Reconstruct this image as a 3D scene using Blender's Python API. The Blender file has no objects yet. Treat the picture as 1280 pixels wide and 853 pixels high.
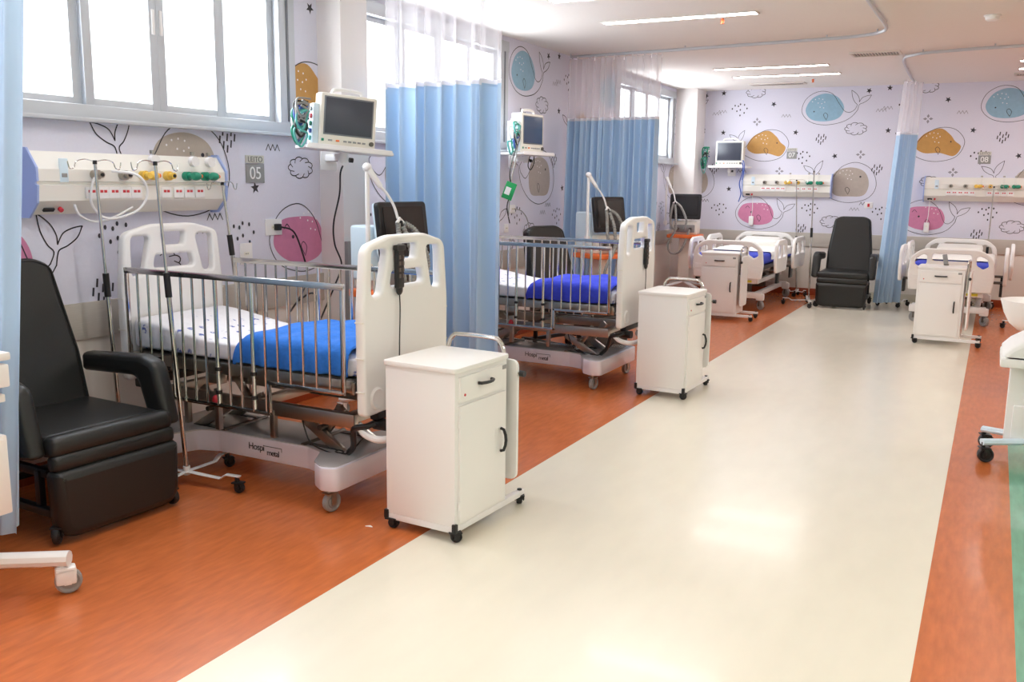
import bpy, bmesh, math, random
from math import pi, sin, cos, radians as RAD
from mathutils import Vector, Matrix, Euler
random.seed(7)
SC = bpy.context.scene
COL = SC.collection

# ------------------------------------------------------------------ materials
def lin(c):
    return tuple(((v/255)/12.92 if v/255 <= 0.04045 else ((v/255+0.055)/1.055)**2.4) for v in c)

def mat(name, rgb, rough=0.5, metal=0.0, spec=0.5, coat=0.0, emit=None, estr=0.0):
    m = bpy.data.materials.new(name); m.use_nodes = True
    b = m.node_tree.nodes['Principled BSDF']
    b.inputs['Base Color'].default_value = (*lin(rgb), 1)
    b.inputs['Roughness'].default_value = rough
    b.inputs['Metallic'].default_value = metal
    b.inputs['Specular IOR Level'].default_value = spec
    b.inputs['Coat Weight'].default_value = coat
    b.inputs['Coat Roughness'].default_value = 0.08
    if emit:
        b.inputs['Emission Color'].default_value = (*lin(emit), 1)
        b.inputs['Emission Strength'].default_value = estr
    return m

def noisy(m, scale, amt, stretch=(1,1,1), bump=0.0, detail=4):
    """procedural colour variation round the base colour, and optional bump"""
    nt = m.node_tree; b = nt.nodes['Principled BSDF']
    base = tuple(b.inputs['Base Color'].default_value)
    tc = nt.nodes.new('ShaderNodeTexCoord'); mp = nt.nodes.new('ShaderNodeMapping')
    mp.inputs['Scale'].default_value = stretch
    nz = nt.nodes.new('ShaderNodeTexNoise'); nz.inputs['Scale'].default_value = scale; nz.inputs['Detail'].default_value = detail
    nt.links.new(tc.outputs['Object'], mp.inputs['Vector']); nt.links.new(mp.outputs['Vector'], nz.inputs['Vector'])
    rp = nt.nodes.new('ShaderNodeValToRGB')
    rp.color_ramp.elements[0].position = 0.3; rp.color_ramp.elements[1].position = 0.7
    rp.color_ramp.elements[0].color = tuple(max(0, v*(1-amt)) for v in base[:3])+(1,)
    rp.color_ramp.elements[1].color = tuple(min(1, v*(1+amt)) for v in base[:3])+(1,)
    nt.links.new(nz.outputs['Fac'], rp.inputs['Fac']); nt.links.new(rp.outputs['Color'], b.inputs['Base Color'])
    if bump:
        bp = nt.nodes.new('ShaderNodeBump'); bp.inputs['Strength'].default_value = bump; bp.inputs['Distance'].default_value = 0.01
        nt.links.new(nz.outputs['Fac'], bp.inputs['Height']); nt.links.new(bp.outputs['Normal'], b.inputs['Normal'])
    return m

M = {}
M['paper'] = noisy(mat('wallpaper_lilac', (221,220,235), .6), 60, .012)
M['paint'] = mat('wall_paint', (232,226,218), .6)
M['col'] = mat('column_paint', (238,232,230), .55)
M['ceil'] = noisy(mat('ceiling_paint', (236,231,226), .8), 30, .01)
M['strip'] = noisy(mat('dado_strip', (190,183,174), .5), 8, .05, (1,1,30))
M['base_or'] = mat('orange_cove', (150,62,28), .35)
M['base_cr'] = mat('cream_cove', (205,198,182), .35)
M['cream'] = noisy(mat('cream_vinyl', (234,227,210), .22, coat=.12), 9, .02, (1,.35,1))
M['orange'] = noisy(mat('orange_vinyl', (198,108,58), .26, coat=.15), 7, .13, (5,1.0,1), detail=8)
M['green'] = noisy(mat('green_vinyl', (112,168,142), .2, coat=.25), 5, .12, (6,1.0,1), detail=8)
M['ink'] = mat('ink_dark', (52,48,56), .6)
M['ink_l'] = mat('ink_grey', (150,146,156), .6)
M['w_pink'] = noisy(mat('print_pink', (208,130,166), .6), 25, .04)
M['w_blue'] = noisy(mat('print_blue', (146,184,206), .6), 25, .05)
M['w_or'] = noisy(mat('print_ochre', (196,148,82), .6), 25, .05)
M['w_taupe'] = noisy(mat('print_taupe', (180,168,158), .6), 25, .04)
M['w_white'] = mat('print_white', (240,236,240), .6)
M['alu'] = mat('aluminium_frame', (196,200,206), .4, .25)
M['alu_d'] = mat('aluminium_dark', (120,124,130), .45, .3)
M['white'] = mat('white_lacquer', (238,236,236), .35)
M['cab'] = mat('cabinet_white', (240,238,236), .4)
M['plastic'] = mat('white_plastic', (240,238,236), .38)
M['cream_pl'] = mat('cream_plastic', (236,232,222), .4)
M['panel'] = mat('panel_cream', (238,235,228), .2, coat=.4)
M['panel_bl'] = mat('panel_blue', (162,180,230), .35)
M['chrome'] = mat('chrome', (205,202,198), .14, 1.0)
M['steel'] = mat('brushed_steel', (176,170,162), .3, 1.0)
M['steel_d'] = mat('dark_steel', (110,104,98), .4, .8)
M['black'] = mat('black_plastic', (26,26,28), .4)
M['rubber'] = mat('black_rubber', (30,30,32), .55)
M['grey_wh'] = mat('grey_wheel', (150,150,150), .5)
M['leather'] = noisy(mat('black_vinyl', (30,30,29), .38, spec=.5), 120, .12, bump=.04)
M['screen'] = mat('monitor_screen', (70,74,86), .25)
M['screen_b'] = mat('monitor_screen_blue', (66,84,112), .22)
M['screen_k'] = mat('dark_screen', (40,38,38), .22)
M['orange_pl'] = mat('orange_plastic', (238,118,56), .4)
M['green_pl'] = mat('green_plastic', (30,140,110), .35)
M['green_d'] = mat('green_card', (28,150,84), .5)
M['yellow_pl'] = mat('yellow_plastic', (236,196,84), .35)
M['red'] = mat('red_plastic', (205,50,60), .4)
M['blue_pl'] = mat('blue_plastic', (60,90,170), .4)
M['teal'] = mat('teal_plastic', (90,170,165), .4)
M['hose'] = mat('grey_hose', (150,150,146), .45)
M['ltblue'] = mat('pale_blue_plastic', (214,232,244), .35)
M['mat_blue'] = mat('mattress_blue', (52,70,196), .6)
M['cloth_b'] = noisy(mat('blanket_light_blue', (44,118,214), .9), 40, .08, bump=.3)
M['cloth_d'] = noisy(mat('blanket_deep_blue', (52,68,206), .9), 40, .08, bump=.3)
M['sign'] = mat('sign_grey', (150,150,150), .5)
M['sign_l'] = mat('sign_beige', (206,204,196), .5)
M['txt_w'] = mat('letter_white', (240,240,240), .5)
M['txt_g'] = mat('letter_grey', (110,110,110), .5)
M['led'] = mat('led_panel', (255,255,255), .5, emit=(255,251,246), estr=12.5)
M['vent'] = mat('vent_white', (226,220,214), .6)
M['basecov'] = mat('crib_base_cover', (226,220,230), .22, coat=.3)
M['basetop'] = mat('crib_base_top', (190,184,184), .18, coat=.4)
M['yel_lab'] = mat('yellow_label', (225,215,60), .5)
M['paperw'] = mat('paper_white', (245,243,238), .8)

M['led'].cycles.emission_sampling='FRONT'
def sheet_material():
    m = mat('printed_sheet', (236,235,240), .85)
    nt = m.node_tree; b = nt.nodes['Principled BSDF']
    tc = nt.nodes.new('ShaderNodeTexCoord'); mp = nt.nodes.new('ShaderNodeMapping')
    mp.inputs['Rotation'].default_value = (0,0,.3); nt.links.new(tc.outputs['Object'], mp.inputs['Vector'])
    vo = nt.nodes.new('ShaderNodeTexVoronoi'); vo.inputs['Scale'].default_value = 9; vo.inputs['Randomness'].default_value = .35
    mp2 = nt.nodes.new('ShaderNodeMapping'); mp2.inputs['Scale'].default_value = (1,1.5,1)
    nt.links.new(mp.outputs['Vector'], mp2.inputs['Vector']); nt.links.new(mp2.outputs['Vector'], vo.inputs['Vector'])
    r1 = nt.nodes.new('ShaderNodeValToRGB'); r1.color_ramp.elements[0].position=.2; r1.color_ramp.elements[0].color=(1,1,1,1)
    r1.color_ramp.elements[1].position=.26; r1.color_ramp.elements[1].color=(0,0,0,1)
    nz = nt.nodes.new('ShaderNodeTexNoise'); nz.inputs['Scale'].default_value = 45
    r2 = nt.nodes.new('ShaderNodeValToRGB'); r2.color_ramp.elements[0].position=.46; r2.color_ramp.elements[1].position=.56
    nt.links.new(mp.outputs['Vector'], nz.inputs['Vector']); nt.links.new(nz.outputs['Fac'], r2.inputs['Fac'])
    nt.links.new(vo.outputs['Distance'], r1.inputs['Fac'])
    mu = nt.nodes.new('ShaderNodeMath'); mu.operation='MULTIPLY'
    nt.links.new(r1.outputs['Color'], mu.inputs[0]); nt.links.new(r2.outputs['Color'], mu.inputs[1])
    mx = nt.nodes.new('ShaderNodeMix'); mx.data_type='RGBA'
    mx.inputs['A'].default_value=(*lin((236,235,240)),1); mx.inputs['B'].default_value=(*lin((88,104,176)),1)
    nt.links.new(mu.outputs['Value'], mx.inputs['Factor']); nt.links.new(mx.outputs['Result'], b.inputs['Base Color'])
    n2 = nt.nodes.new('ShaderNodeTexNoise'); n2.inputs['Scale'].default_value=9; n2.inputs['Detail'].default_value=3
    nt.links.new(tc.outputs['Object'], n2.inputs['Vector'])
    bp = nt.nodes.new('ShaderNodeBump'); bp.inputs['Strength'].default_value=.5; bp.inputs['Distance'].default_value=.03
    nt.links.new(n2.outputs['Fac'], bp.inputs['Height']); nt.links.new(bp.outputs['Normal'], b.inputs['Normal'])
    return m
M['sheet'] = sheet_material()

def cloth_material(name, rgb, transl, transp):
    m = bpy.data.materials.new(name); m.use_nodes = True; nt = m.node_tree
    nt.nodes.clear()
    out = nt.nodes.new('ShaderNodeOutputMaterial')
    d = nt.nodes.new('ShaderNodeBsdfDiffuse'); t = nt.nodes.new('ShaderNodeBsdfTranslucent')
    for n in (d,t): n.inputs['Color'].default_value=(*lin(rgb),1)
    a = nt.nodes.new('ShaderNodeMixShader'); a.inputs[0].default_value = transl
    nt.links.new(d.outputs[0], a.inputs[1]); nt.links.new(t.outputs[0], a.inputs[2])
    last = a
    if transp:
        tr = nt.nodes.new('ShaderNodeBsdfTransparent'); b = nt.nodes.new('ShaderNodeMixShader'); b.inputs[0].default_value = transp
        nt.links.new(a.outputs[0], b.inputs[1]); nt.links.new(tr.outputs[0], b.inputs[2]); last = b
    nt.links.new(last.outputs[0], out.inputs['Surface'])
    return m
M['curtain'] = cloth_material('curtain_blue', (192,217,240), .3, 0)
M['mesh'] = cloth_material('curtain_mesh', (244,242,246), .5, .58)
M['hem'] = cloth_material('curtain_hem', (240,240,246), .3, 0)

def glass_material():
    m = bpy.data.materials.new('window_glass'); m.use_nodes = True; nt = m.node_tree; nt.nodes.clear()
    out = nt.nodes.new('ShaderNodeOutputMaterial'); tr = nt.nodes.new('ShaderNodeBsdfTransparent')
    g = nt.nodes.new('ShaderNodeBsdfGlossy'); g.inputs['Roughness'].default_value = .03
    mx = nt.nodes.new('ShaderNodeMixShader'); mx.inputs[0].default_value = .05
    nt.links.new(tr.outputs[0], mx.inputs[1]); nt.links.new(g.outputs[0], mx.inputs[2])
    nt.links.new(mx.outputs[0], out.inputs['Surface'])
    return m
M['glass'] = glass_material()

# ------------------------------------------------------------------ mesh builder
class MB:
    def __init__(s): s.bm = bmesh.new(); s.mats = []
    def mi(s, m):
        if m not in s.mats: s.mats.append(m)
        return s.mats.index(m)
    def _tag(s, n0, m):
        i = s.mi(m)
        s.bm.faces.ensure_lookup_table()
        for f in s.bm.faces[n0:]: f.material_index = i
    def merge(s, other, m, mtx=None):
        me = bpy.data.meshes.new('tmp'); other.to_mesh(me); other.free()
        if mtx is not None: me.transform(mtx)
        n0 = len(s.bm.faces); s.bm.from_mesh(me); bpy.data.meshes.remove(me); s._tag(n0, m)
        return s
    def addmesh(s, me, m, mtx=None):
        if mtx is not None: me.transform(mtx)
        n0 = len(s.bm.faces); s.bm.from_mesh(me); bpy.data.meshes.remove(me); s._tag(n0, m)
        return s
    def box(s, c, d, m, bev=0.0, rot=None, seg=2):
        b = bmesh.new(); bmesh.ops.create_cube(b, size=1)
        bmesh.ops.scale(b, vec=d, verts=b.verts)
        if bev: bmesh.ops.bevel(b, geom=b.edges[:], offset=min(bev, min(d)*.49), segments=seg, profile=.6, affect='EDGES')
        mt = Matrix.Translation(c)
        if rot: mt = mt @ Euler(rot).to_matrix().to_4x4()
        return s.merge(b, m, mt)
    def cyl(s, p0, p1, r, m, r2=None, seg=16):
        p0, p1 = Vector(p0), Vector(p1); d = p1-p0; L = d.length
        b = bmesh.new()
        bmesh.ops.create_cone(b, cap_ends=True, segments=seg, radius1=r, radius2=r if r2 is None else r2, depth=L)
        mt = Matrix.Translation((p0+p1)/2) @ d.to_track_quat('Z','Y').to_matrix().to_4x4()
        return s.merge(b, m, mt)
    def ball(s, c, r, m, sc=(1,1,1), rot=None):
        b = bmesh.new(); bmesh.ops.create_uvsphere(b, u_segments=16, v_segments=10, radius=r)
        mt = Matrix.Translation(c)
        if rot: mt = mt @ Euler(rot).to_matrix().to_4x4()
        return s.merge(b, m, mt @ Matrix.Diagonal((*sc,1)))
    def tube(s, pts, r, m, seg=8, closed=False, flat=None):
        pts = [Vector(p) for p in pts]; n = len(pts)
        b = bmesh.new(); rings = []
        up = Vector((0,0,1)); prev = None
        for i,p in enumerate(pts):
            a = pts[(i-1)%n] if (closed or i>0) else p
            c = pts[(i+1)%n] if (closed or i<n-1) else p
            t = (c-a).normalized()
            if prev is None:
                x = t.cross(up)
                if x.length < .1: x = t.cross(Vector((0,1,0)))
                x.normalize()
            else:
                x = prev - t*prev.dot(t)
                if x.length < 1e-4: x = t.cross(up)
                x.normalize()
            prev = x; y = t.cross(x)
            rr = r[i] if isinstance(r,(list,tuple)) else r
            rx, ry = (rr, rr) if flat is None else (rr, rr*flat)
            rings.append([b.verts.new(p + x*cos(2*pi*k/seg)*rx + y*sin(2*pi*k/seg)*ry) for k in range(seg)])
        for i in range(n if closed else n-1):
            A, B = rings[i], rings[(i+1)%n]
            for k in range(seg): b.faces.new((A[k],A[(k+1)%seg],B[(k+1)%seg],B[k]))
        if not closed:
            b.faces.new(rings[0][::-1]); b.faces.new(rings[-1])
        bmesh.ops.recalc_face_normals(b, faces=b.faces[:])
        return s.merge(b, m)
    def lathe(s, prof, m, c=(0,0,0), seg=28, mtx=None):
        b = bmesh.new(); rings = []
        for r,z in prof: rings.append([b.verts.new((r*cos(2*pi*k/seg), r*sin(2*pi*k/seg), z)) for k in range(seg)] if r>1e-5 else [b.verts.new((0,0,z))])
        for A,B in zip(rings, rings[1:]):
            for k in range(seg):
                q = [A[k%len(A)], A[(k+1)%len(A)], B[(k+1)%len(B)], B[k%len(B)]]
                q2 = []
                for v in q:
                    if v not in q2: q2.append(v)
                if len(q2)>2: b.faces.new(q2)
        bmesh.ops.recalc_face_normals(b, faces=b.faces[:])
        return s.merge(b, m, (mtx or Matrix.Identity(4)) if mtx is not None else Matrix.Translation(c))
    def prism(s, poly, z0, z1, m, bev=0.0, mtx=None):
        b = bmesh.new(); vs = [b.verts.new((x,y,z0)) for x,y in poly]; f = b.faces.new(vs)
        r = bmesh.ops.extrude_face_region(b, geom=[f]); 
        bmesh.ops.translate(b, vec=(0,0,z1-z0), verts=[v for v in r['geom'] if isinstance(v, bmesh.types.BMVert)])
        bmesh.ops.recalc_face_normals(b, faces=b.faces[:])
        if bev:
            e = [e for e in b.edges if abs(e.verts[0].co.z-e.verts[1].co.z)<1e-6]
            bmesh.ops.bevel(b, geom=e, offset=bev, segments=2, profile=.6, affect='EDGES')
        return s.merge(b, m, mtx)
    def quad(s, pts, m):
        i = s.mi(m); f = s.bm.faces.new([s.bm.verts.new(p) for p in pts]); f.material_index = i
        return s
    def grid(s, fn, nu, nv, m, closed_u=False):
        b = bmesh.new()
        V = [[b.verts.new(fn(i/(nu-(0 if closed_u else 1)), j/(nv-1))) for j in range(nv)] for i in range(nu)]
        for i in range(nu if closed_u else nu-1):
            for j in range(nv-1): b.faces.new((V[i][j], V[(i+1)%nu][j], V[(i+1)%nu][j+1], V[i][j+1]))
        return s.merge(b, m)
    def build(s, name, parent=None, loc=None, sharp=35):
        me = bpy.data.meshes.new(name); s.bm.to_mesh(me); s.bm.free()
        for m in s.mats: me.materials.append(m)
        for p in me.polygons: p.use_smooth = True
        me.set_sharp_from_angle(angle=RAD(sharp))
        o = bpy.data.objects.new(name, me); COL.objects.link(o)
        if parent: o.parent = parent
        if loc: o.location = loc
        return o

def curve_mesh(splines, extrude, bevel=0.0):
    cu = bpy.data.curves.new('c','CURVE'); cu.dimensions='2D'; cu.fill_mode='BOTH'; cu.extrude=max(extrude-bevel,0); cu.bevel_depth=bevel; cu.bevel_resolution=2; cu.offset=-bevel
    for pts in splines:
        sp = cu.splines.new('POLY'); sp.points.add(len(pts)-1); sp.use_cyclic_u=True
        for p,(x,y) in zip(sp.points, pts): p.co=(x,y,0,1)
    o = bpy.data.objects.new('c',cu); COL.objects.link(o)
    me = bpy.data.meshes.new_from_object(o.evaluated_get(bpy.context.evaluated_depsgraph_get()))
    bpy.data.objects.remove(o); bpy.data.curves.remove(cu)
    return me
def text_mesh(body, size, depth=.0006, space=1.0):
    cu = bpy.data.curves.new('t','FONT'); cu.body=body; cu.size=size; cu.extrude=depth; cu.align_x='CENTER'; cu.align_y='CENTER'; cu.space_character=space
    o = bpy.data.objects.new('t',cu); COL.objects.link(o)
    me = bpy.data.meshes.new_from_object(o.evaluated_get(bpy.context.evaluated_depsgraph_get()))
    bpy.data.objects.remove(o); bpy.data.curves.remove(cu)
    return me
def fillet(pts, r, n=6):
    out=[]; k=len(pts)
    for i,p in enumerate(pts):
        rr = r[i] if isinstance(r,(list,tuple)) else r
        p=Vector(p); a=Vector(pts[i-1])-p; b=Vector(pts[(i+1)%k])-p
        ang = a.angle(b); d = min(rr/math.tan(ang/2) if ang<pi-.01 else 0, a.length*.49, b.length*.49)
        if d<1e-5: out.append(tuple(p)); continue
        p0=p+a.normalized()*d; p1=p+b.normalized()*d
        for t in range(n+1):
            u=t/n; q=p0*(1-u)**2+p*2*u*(1-u)+p1*u*u; out.append((q.x,q.y))
    return out
YZ = Matrix(((0,0,1,0),(1,0,0,0),(0,1,0,0),(0,0,0,1)))      # 2D (x,y) -> (y,z), thickness along x
XZ = Matrix(((1,0,0,0),(0,0,-1,0),(0,1,0,0),(0,0,0,1)))     # 2D (x,y) -> (x,z), faces -y

def smooth_path(pts, n=6):
    P=[Vector(p) for p in pts]; out=[]
    for i in range(len(P)-1):
        a=P[max(i-1,0)]; b=P[i]; c=P[i+1]; d=P[min(i+2,len(P)-1)]
        for t in range(n):
            u=t/n; out.append(.5*((2*b)+(-a+c)*u+(2*a-5*b+4*c-d)*u*u+(-a+3*b-3*c+d)*u**3))
    out.append(P[-1]); return out

# ------------------------------------------------------------------ scene graph helpers
def thing(name, label, cat, loc=(0,0,0), rotz=0.0, group=None, rot=None):
    o = bpy.data.objects.new(name, None); COL.objects.link(o); o.empty_display_size=.1
    o.location = loc; o.rotation_euler = rot if rot else (0,0,rotz)
    o['label']=label; o['category']=cat
    if group: o['group']=group
    return o
def tag(o, label, cat, group=None):
    o['label']=label; o['category']=cat
    if group: o['group']=group
    return o
def struct(o): o['kind']='structure'; return o
def dup(root, loc, rotz=0.0, label=None, rot=None):
    r = root.copy(); COL.objects.link(r); r.location=loc; r.rotation_euler = rot if rot else (0,0,rotz)
    if label: r['label']=label
    for ch in list(root.children):
        c=ch.copy(); COL.objects.link(c); c.parent=r
        for g in ch.children:
            d=g.copy(); COL.objects.link(d); d.parent=c
    return r

def adopt(o, parent):
    o.parent=parent
    o.matrix_parent_inverse=parent.matrix_basis.inverted()
    return o

# ------------------------------------------------------------------ room
XW, YF, ZC, XR, YB = -4.38, 14.1, 3.0, 4.2, -4.6
EDGE_L, EDGE_R, EDGE_G = -2.2, -0.11, 0.2

fl = MB()
def floor_patch(x0,x1,y0,y1,m): fl.quad([(x0,y0,0),(x1,y0,0),(x1,y1,0),(x0,y1,0)], M[m])
floor_patch(XW,EDGE_L,YB,YF,'orange'); floor_patch(EDGE_L,EDGE_R,YB,YF,'cream')
floor_patch(EDGE_R,EDGE_G,YB,YF,'orange'); floor_patch(EDGE_G,XR,YB,7.2,'green'); floor_patch(EDGE_G,XR,7.2,YF,'orange')
struct(fl.build('floor'))
ce = MB(); ce.box(((XW+XR)/2,(YB+YF)/2,ZC+.06),(XR-XW+.4,YF-YB+.4,.12),M['ceil']); struct(ce.build('ceiling'))

WIN = [(2.78,5.11),(5.72,8.25),(11.15,13.6),(-.45,1.9),(-3.7,-1.3)]  # final pair is unseen, added so daylight brightens the near bay
WZ0, WZ1 = 1.89, 2.95

# ---- wallpaper prints, drawn in wall coordinates (u along the wall, v up)
def blob(cx, cy, pts):
    P=[(cx+x,cy+y) for x,y in pts]; n=len(P); out=[]
    for i in range(n):
        a,b,c,d=[Vector(P[(i+k)%n]) for k in (-1,0,1,2)]
        for t in range(6):
            u=t/6; q=.5*((2*b)+(-a+c)*u+(2*a-5*b+4*c-d)*u*u+(-a+3*b-3*c+d)*u**3); out.append((q.x,q.y))
    return out
class Prints:
    def __init__(s, allowed, place): s.allowed=allowed; s.place=place; s.faces=[]
    def poly(s, pts, m, off):
        for r in s.allowed:
            q=list(pts)
            for ax,val,sg in ((0,r[0],1),(0,r[1],-1),(1,r[2],1),(1,r[3],-1)):
                o=[]
                for i,p in enumerate(q):
                    n=q[(i+1)%len(q)]; dp=(p[ax]-val)*sg; dn=(n[ax]-val)*sg
                    if dp>=0: o.append(p)
                    if dp*dn<0:
                        t=dp/(dp-dn); o.append((p[0]+(n[0]-p[0])*t, p[1]+(n[1]-p[1])*t))
                q=o
                if len(q)<3: break
            if len(q)>=3: s.faces.append(([s.place(u,v,off) for u,v in q], m))
    def fan(s, pts, m, off=.001):
        cx=sum(p[0] for p in pts)/len(pts); cy=sum(p[1] for p in pts)/len(pts)
        for i in range(len(pts)): s.poly([(cx,cy),pts[i],pts[(i+1)%len(pts)]], m, off)
    def line(s, pts, w=.008, m='ink', off=.002, closed=False, sm=True):
        P=[(v.x,v.y) for v in smooth_path([(a,b,0) for a,b in pts],6)] if sm and len(pts)>2 else list(pts)
        for a,b in zip(P, P[1:]):
            d=Vector((b[0]-a[0],b[1]-a[1]))
            if d.length<1e-6: continue
            d.normalize(); e=d*w*.4; n=Vector((-d.y,d.x))*w/2
            s.poly([(a[0]-e.x+n.x,a[1]-e.y+n.y),(a[0]-e.x-n.x,a[1]-e.y-n.y),(b[0]+e.x-n.x,b[1]+e.y-n.y),(b[0]+e.x+n.x,b[1]+e.y+n.y)], m, off)
    def dot(s, u, v, r, m='ink', off=.0025, sy=1.0):
        s.fan([(u+r*cos(2*pi*k/8), v+r*sy*sin(2*pi*k/8)) for k in range(8)], m, off)
    def star(s, u, v, r, rot=.3):
        P=[(u+(r if k%2==0 else r*.42)*cos(rot+pi/2+k*pi/5), v+(r if k%2==0 else r*.42)*sin(rot+pi/2+k*pi/5)) for k in range(10)]
        s.fan(P,'ink')
    def cloud(s, u, v, r, m='ink'):
        P=[]
        for k in range(9*5+1):
            a=2*pi*k/45; rr=r*(1+.16*abs(sin(a*4.5)))
            P.append((u+rr*1.25*cos(a), v+rr*.72*sin(a)))
        s.line(P,.007,m,sm=False)
        for k in range(9):
            a=2*pi*k/9; s.line([(u+r*1.22*cos(a), v+r*.7*sin(a)),(u+r*.95*cos(a+.25), v+r*.5*sin(a+.25))],.006,m)
    def dots(s, u, v, m='ink'):
        for a,b in ((-.12,.02),(-.08,.07),(-.05,-.02),(0,.09),(0,-.0),(.06,.08),(.1,.02),(.06,-.05),(.0,-.09),(-.03,.06)): s.dot(u+a,v+b*.9,.010,m,sy=1.4)
    def drops(s, u, v):
        for a,b in ((-.08,0),(-.045,.06),(-.04,-.04),(0,.02),(.0,-.07),(.045,.06),(.04,-.03),(.08,.02)): s.line([(u+a*.8,v+b*.8-.017),(u+a*.8+.005,v+b*.8+.02)],.013,sm=False)
    def zig(s, u, v, m='ink_l'):
        s.line([(u-.066+k*.022, v+(.02 if k%2 else -.02)) for k in range(7)],.006,m,sm=False)
    def dia(s, u, v):
        for k in range(4):
            a=k*pi/2; c,d=cos(a),sin(a)
            s.fan([(u+.01*c,v+.01*d),(u+.035*c-.018*d,v+.035*d+.018*c),(u+.065*c,v+.065*d),(u+.035*c+.018*d,v+.035*d-.018*c)],'ink_l')
    def fluke(s, u, v, k=1.0, mx=1, w=.006):
        T=lambda p: (u+k*mx*p[0], v+k*p[1])
        s.line([T(p) for p in ((-.05,-.10),(-.025,-.04),(-.06,.0),(-.095,.07),(-.11,.15),(-.105,.16),(-.04,.11),(-.005,.05),(0,0))],w)
        s.line([T(p) for p in ((0,0),(.035,.055),(.09,.08),(.15,.09),(.15,.08),(.12,.03),(.06,-.01),(.01,-.03),(-.005,-.06),(-.015,-.11))],w)
    def fin(s, u, v, m='ink'):
        s.line([(u,v),(u-.035,v+.06),(u-.01,v+.09),(u+.025,v+.05),(u+.005,v-.01)],.006,m)
    def freckles(s, u, v):
        for a,b in ((0,0),(.05,.01),(.1,0),(.04,-.05),(.09,-.06),(.07,-.11),(.13,-.04),(.12,-.12),(-.04,-.03)): s.dot(u+a,v+b,.007,'w_white',.003)

def tile(P, b, k=1.0, dia=True):
    # big whales; b = centre of the blue one, k = weight of the thin lines
    W=.0065*k
    P.fan(blob(b,2.71,[(-.27,-.03),(-.19,.13),(-.02,.20),(.16,.15),(.26,0),(.2,-.14),(.02,-.19),(-.18,-.16)]),'w_blue')
    c=(b+.46,2.78)
    P.line([(c[0]-.015,c[1]-.11),(b+.36,2.57),(b+.22,2.50),(b,2.47),(b-.2,2.52),(b-.32,2.66),(b-.27,2.84),(b-.1,2.94),(b+.08,2.91),(b+.18,2.78),(b+.26,2.67),(b+.32,2.64),(b+.37,2.65),(c[0]-.05,c[1]-.10)],W)
    P.fluke(*c,1.0,1,W); P.fin(b+.02,2.55); P.freckles(b-.14,2.83); P.dot(b-.15,2.66,.01)
    o=b-.80
    P.fan(blob(o,2.2,[(-.29,-.04),(-.2,.12),(0,.2),(.13,.12),(.2,.03),(.28,-.05),(.2,-.17),(.02,-.13),(-.18,-.13)]),'w_or')
    c=(o-.43,2.27)
    P.line([(c[0]+.015,c[1]-.11),(o-.34,2.06),(o-.15,1.97),(o+.05,1.96),(o+.24,2.03),(o+.32,2.22),(o+.2,2.38),(o,2.41),(o-.18,2.32),(o-.28,2.2),(o-.33,2.14),(c[0]+.05,c[1]-.10)],W)
    P.fluke(*c,.85,-1,W); P.fin(o,2.06); P.freckles(o-.12,2.33); P.dot(o+.15,2.22,.01)
    t=b+.41
    P.fan(blob(t,1.66,[(-.26,-.02),(-.2,.15),(0,.21),(.19,.15),(.26,-.02),(.2,-.18),(0,-.2),(-.2,-.18)]),'w_taupe')
    c=(t-.50,1.80)
    P.line([(c[0]+.015,c[1]-.11),(t-.42,1.56),(t-.25,1.43),(t,1.37),(t+.26,1.44),(t+.36,1.62),(t+.28,1.84),(t+.08,1.94),(t-.12,1.88),(t-.24,1.72),(t-.34,1.64),(c[0]+.05,c[1]-.10)],W)
    P.fluke(*c,1.0,-1,W); P.fin(t-.02,1.5); P.freckles(t-.1,1.82); P.dot(t+.14,1.74,.014)
    p=b-.90
    P.fan(blob(p,1.19,[(-.27,-.03),(-.2,.12),(0,.15),(.18,.13),(.26,0),(.22,-.13),(.04,-.18),(-.16,-.14)]),'w_pink')
    c=(p+.41,1.245)
    P.line([(c[0]-.015,c[1]-.11),(p+.31,1.03),(p+.18,.97),(p,.95),(p-.22,1.02),(p-.31,1.19),(p-.2,1.37),(p,1.43),(p+.16,1.33),(p+.25,1.14),(p+.30,1.11),(p+.33,1.12),(c[0]-.05,c[1]-.10)],W)
    P.fluke(*c,1.0,1,W); P.fin(p+.05,1.07); P.freckles(p+.05,1.36); P.dot(p-.07,1.2,.014); P.line([(p-.16,1.26),(p-.13,1.29),(p-.1,1.26)],W)
    # small marks
    for du,v in ((-1.48,2.96),(-.73,2.78),(-.39,2.37),(-1.46,2.38),(.18,2.03),(-1.33,1.54),(.58,2.93)): P.star(b+du,v,.042,.2+du)
    P.cloud(b-1.0,2.96,.10); P.cloud(b+.44,2.41,.105); P.cloud(b+.19,1.09,.105); P.cloud(b-.87,1.68,.09)
    P.dots(b-1.22,2.71); P.dots(b-.27,2.01); P.dots(b-1.46,1.23); P.dots(b-.11,1.26)
    P.drops(b-.03,2.27); P.drops(b+.76,1.84); P.drops(b-.23,.97)
    P.zig(b-1.49,2.69); P.zig(b-.54,2.61); P.zig(b+.76,2.66); P.zig(b-1.15,1.81,'ink'); P.zig(b-1.7,1.36,'ink'); P.zig(b+.5,1.28)
    if dia: P.dia(b-.96,2.53); P.dia(b-.59,1.81); P.dia(b+.53,2.05)

def add_wall_quads(mb, rects, place, m):
    for u0,u1,v0,v1 in rects: mb.quad([place(u0,v0,0),place(u1,v0,0),place(u1,v1,0),place(u0,v1,0)], m)

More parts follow.
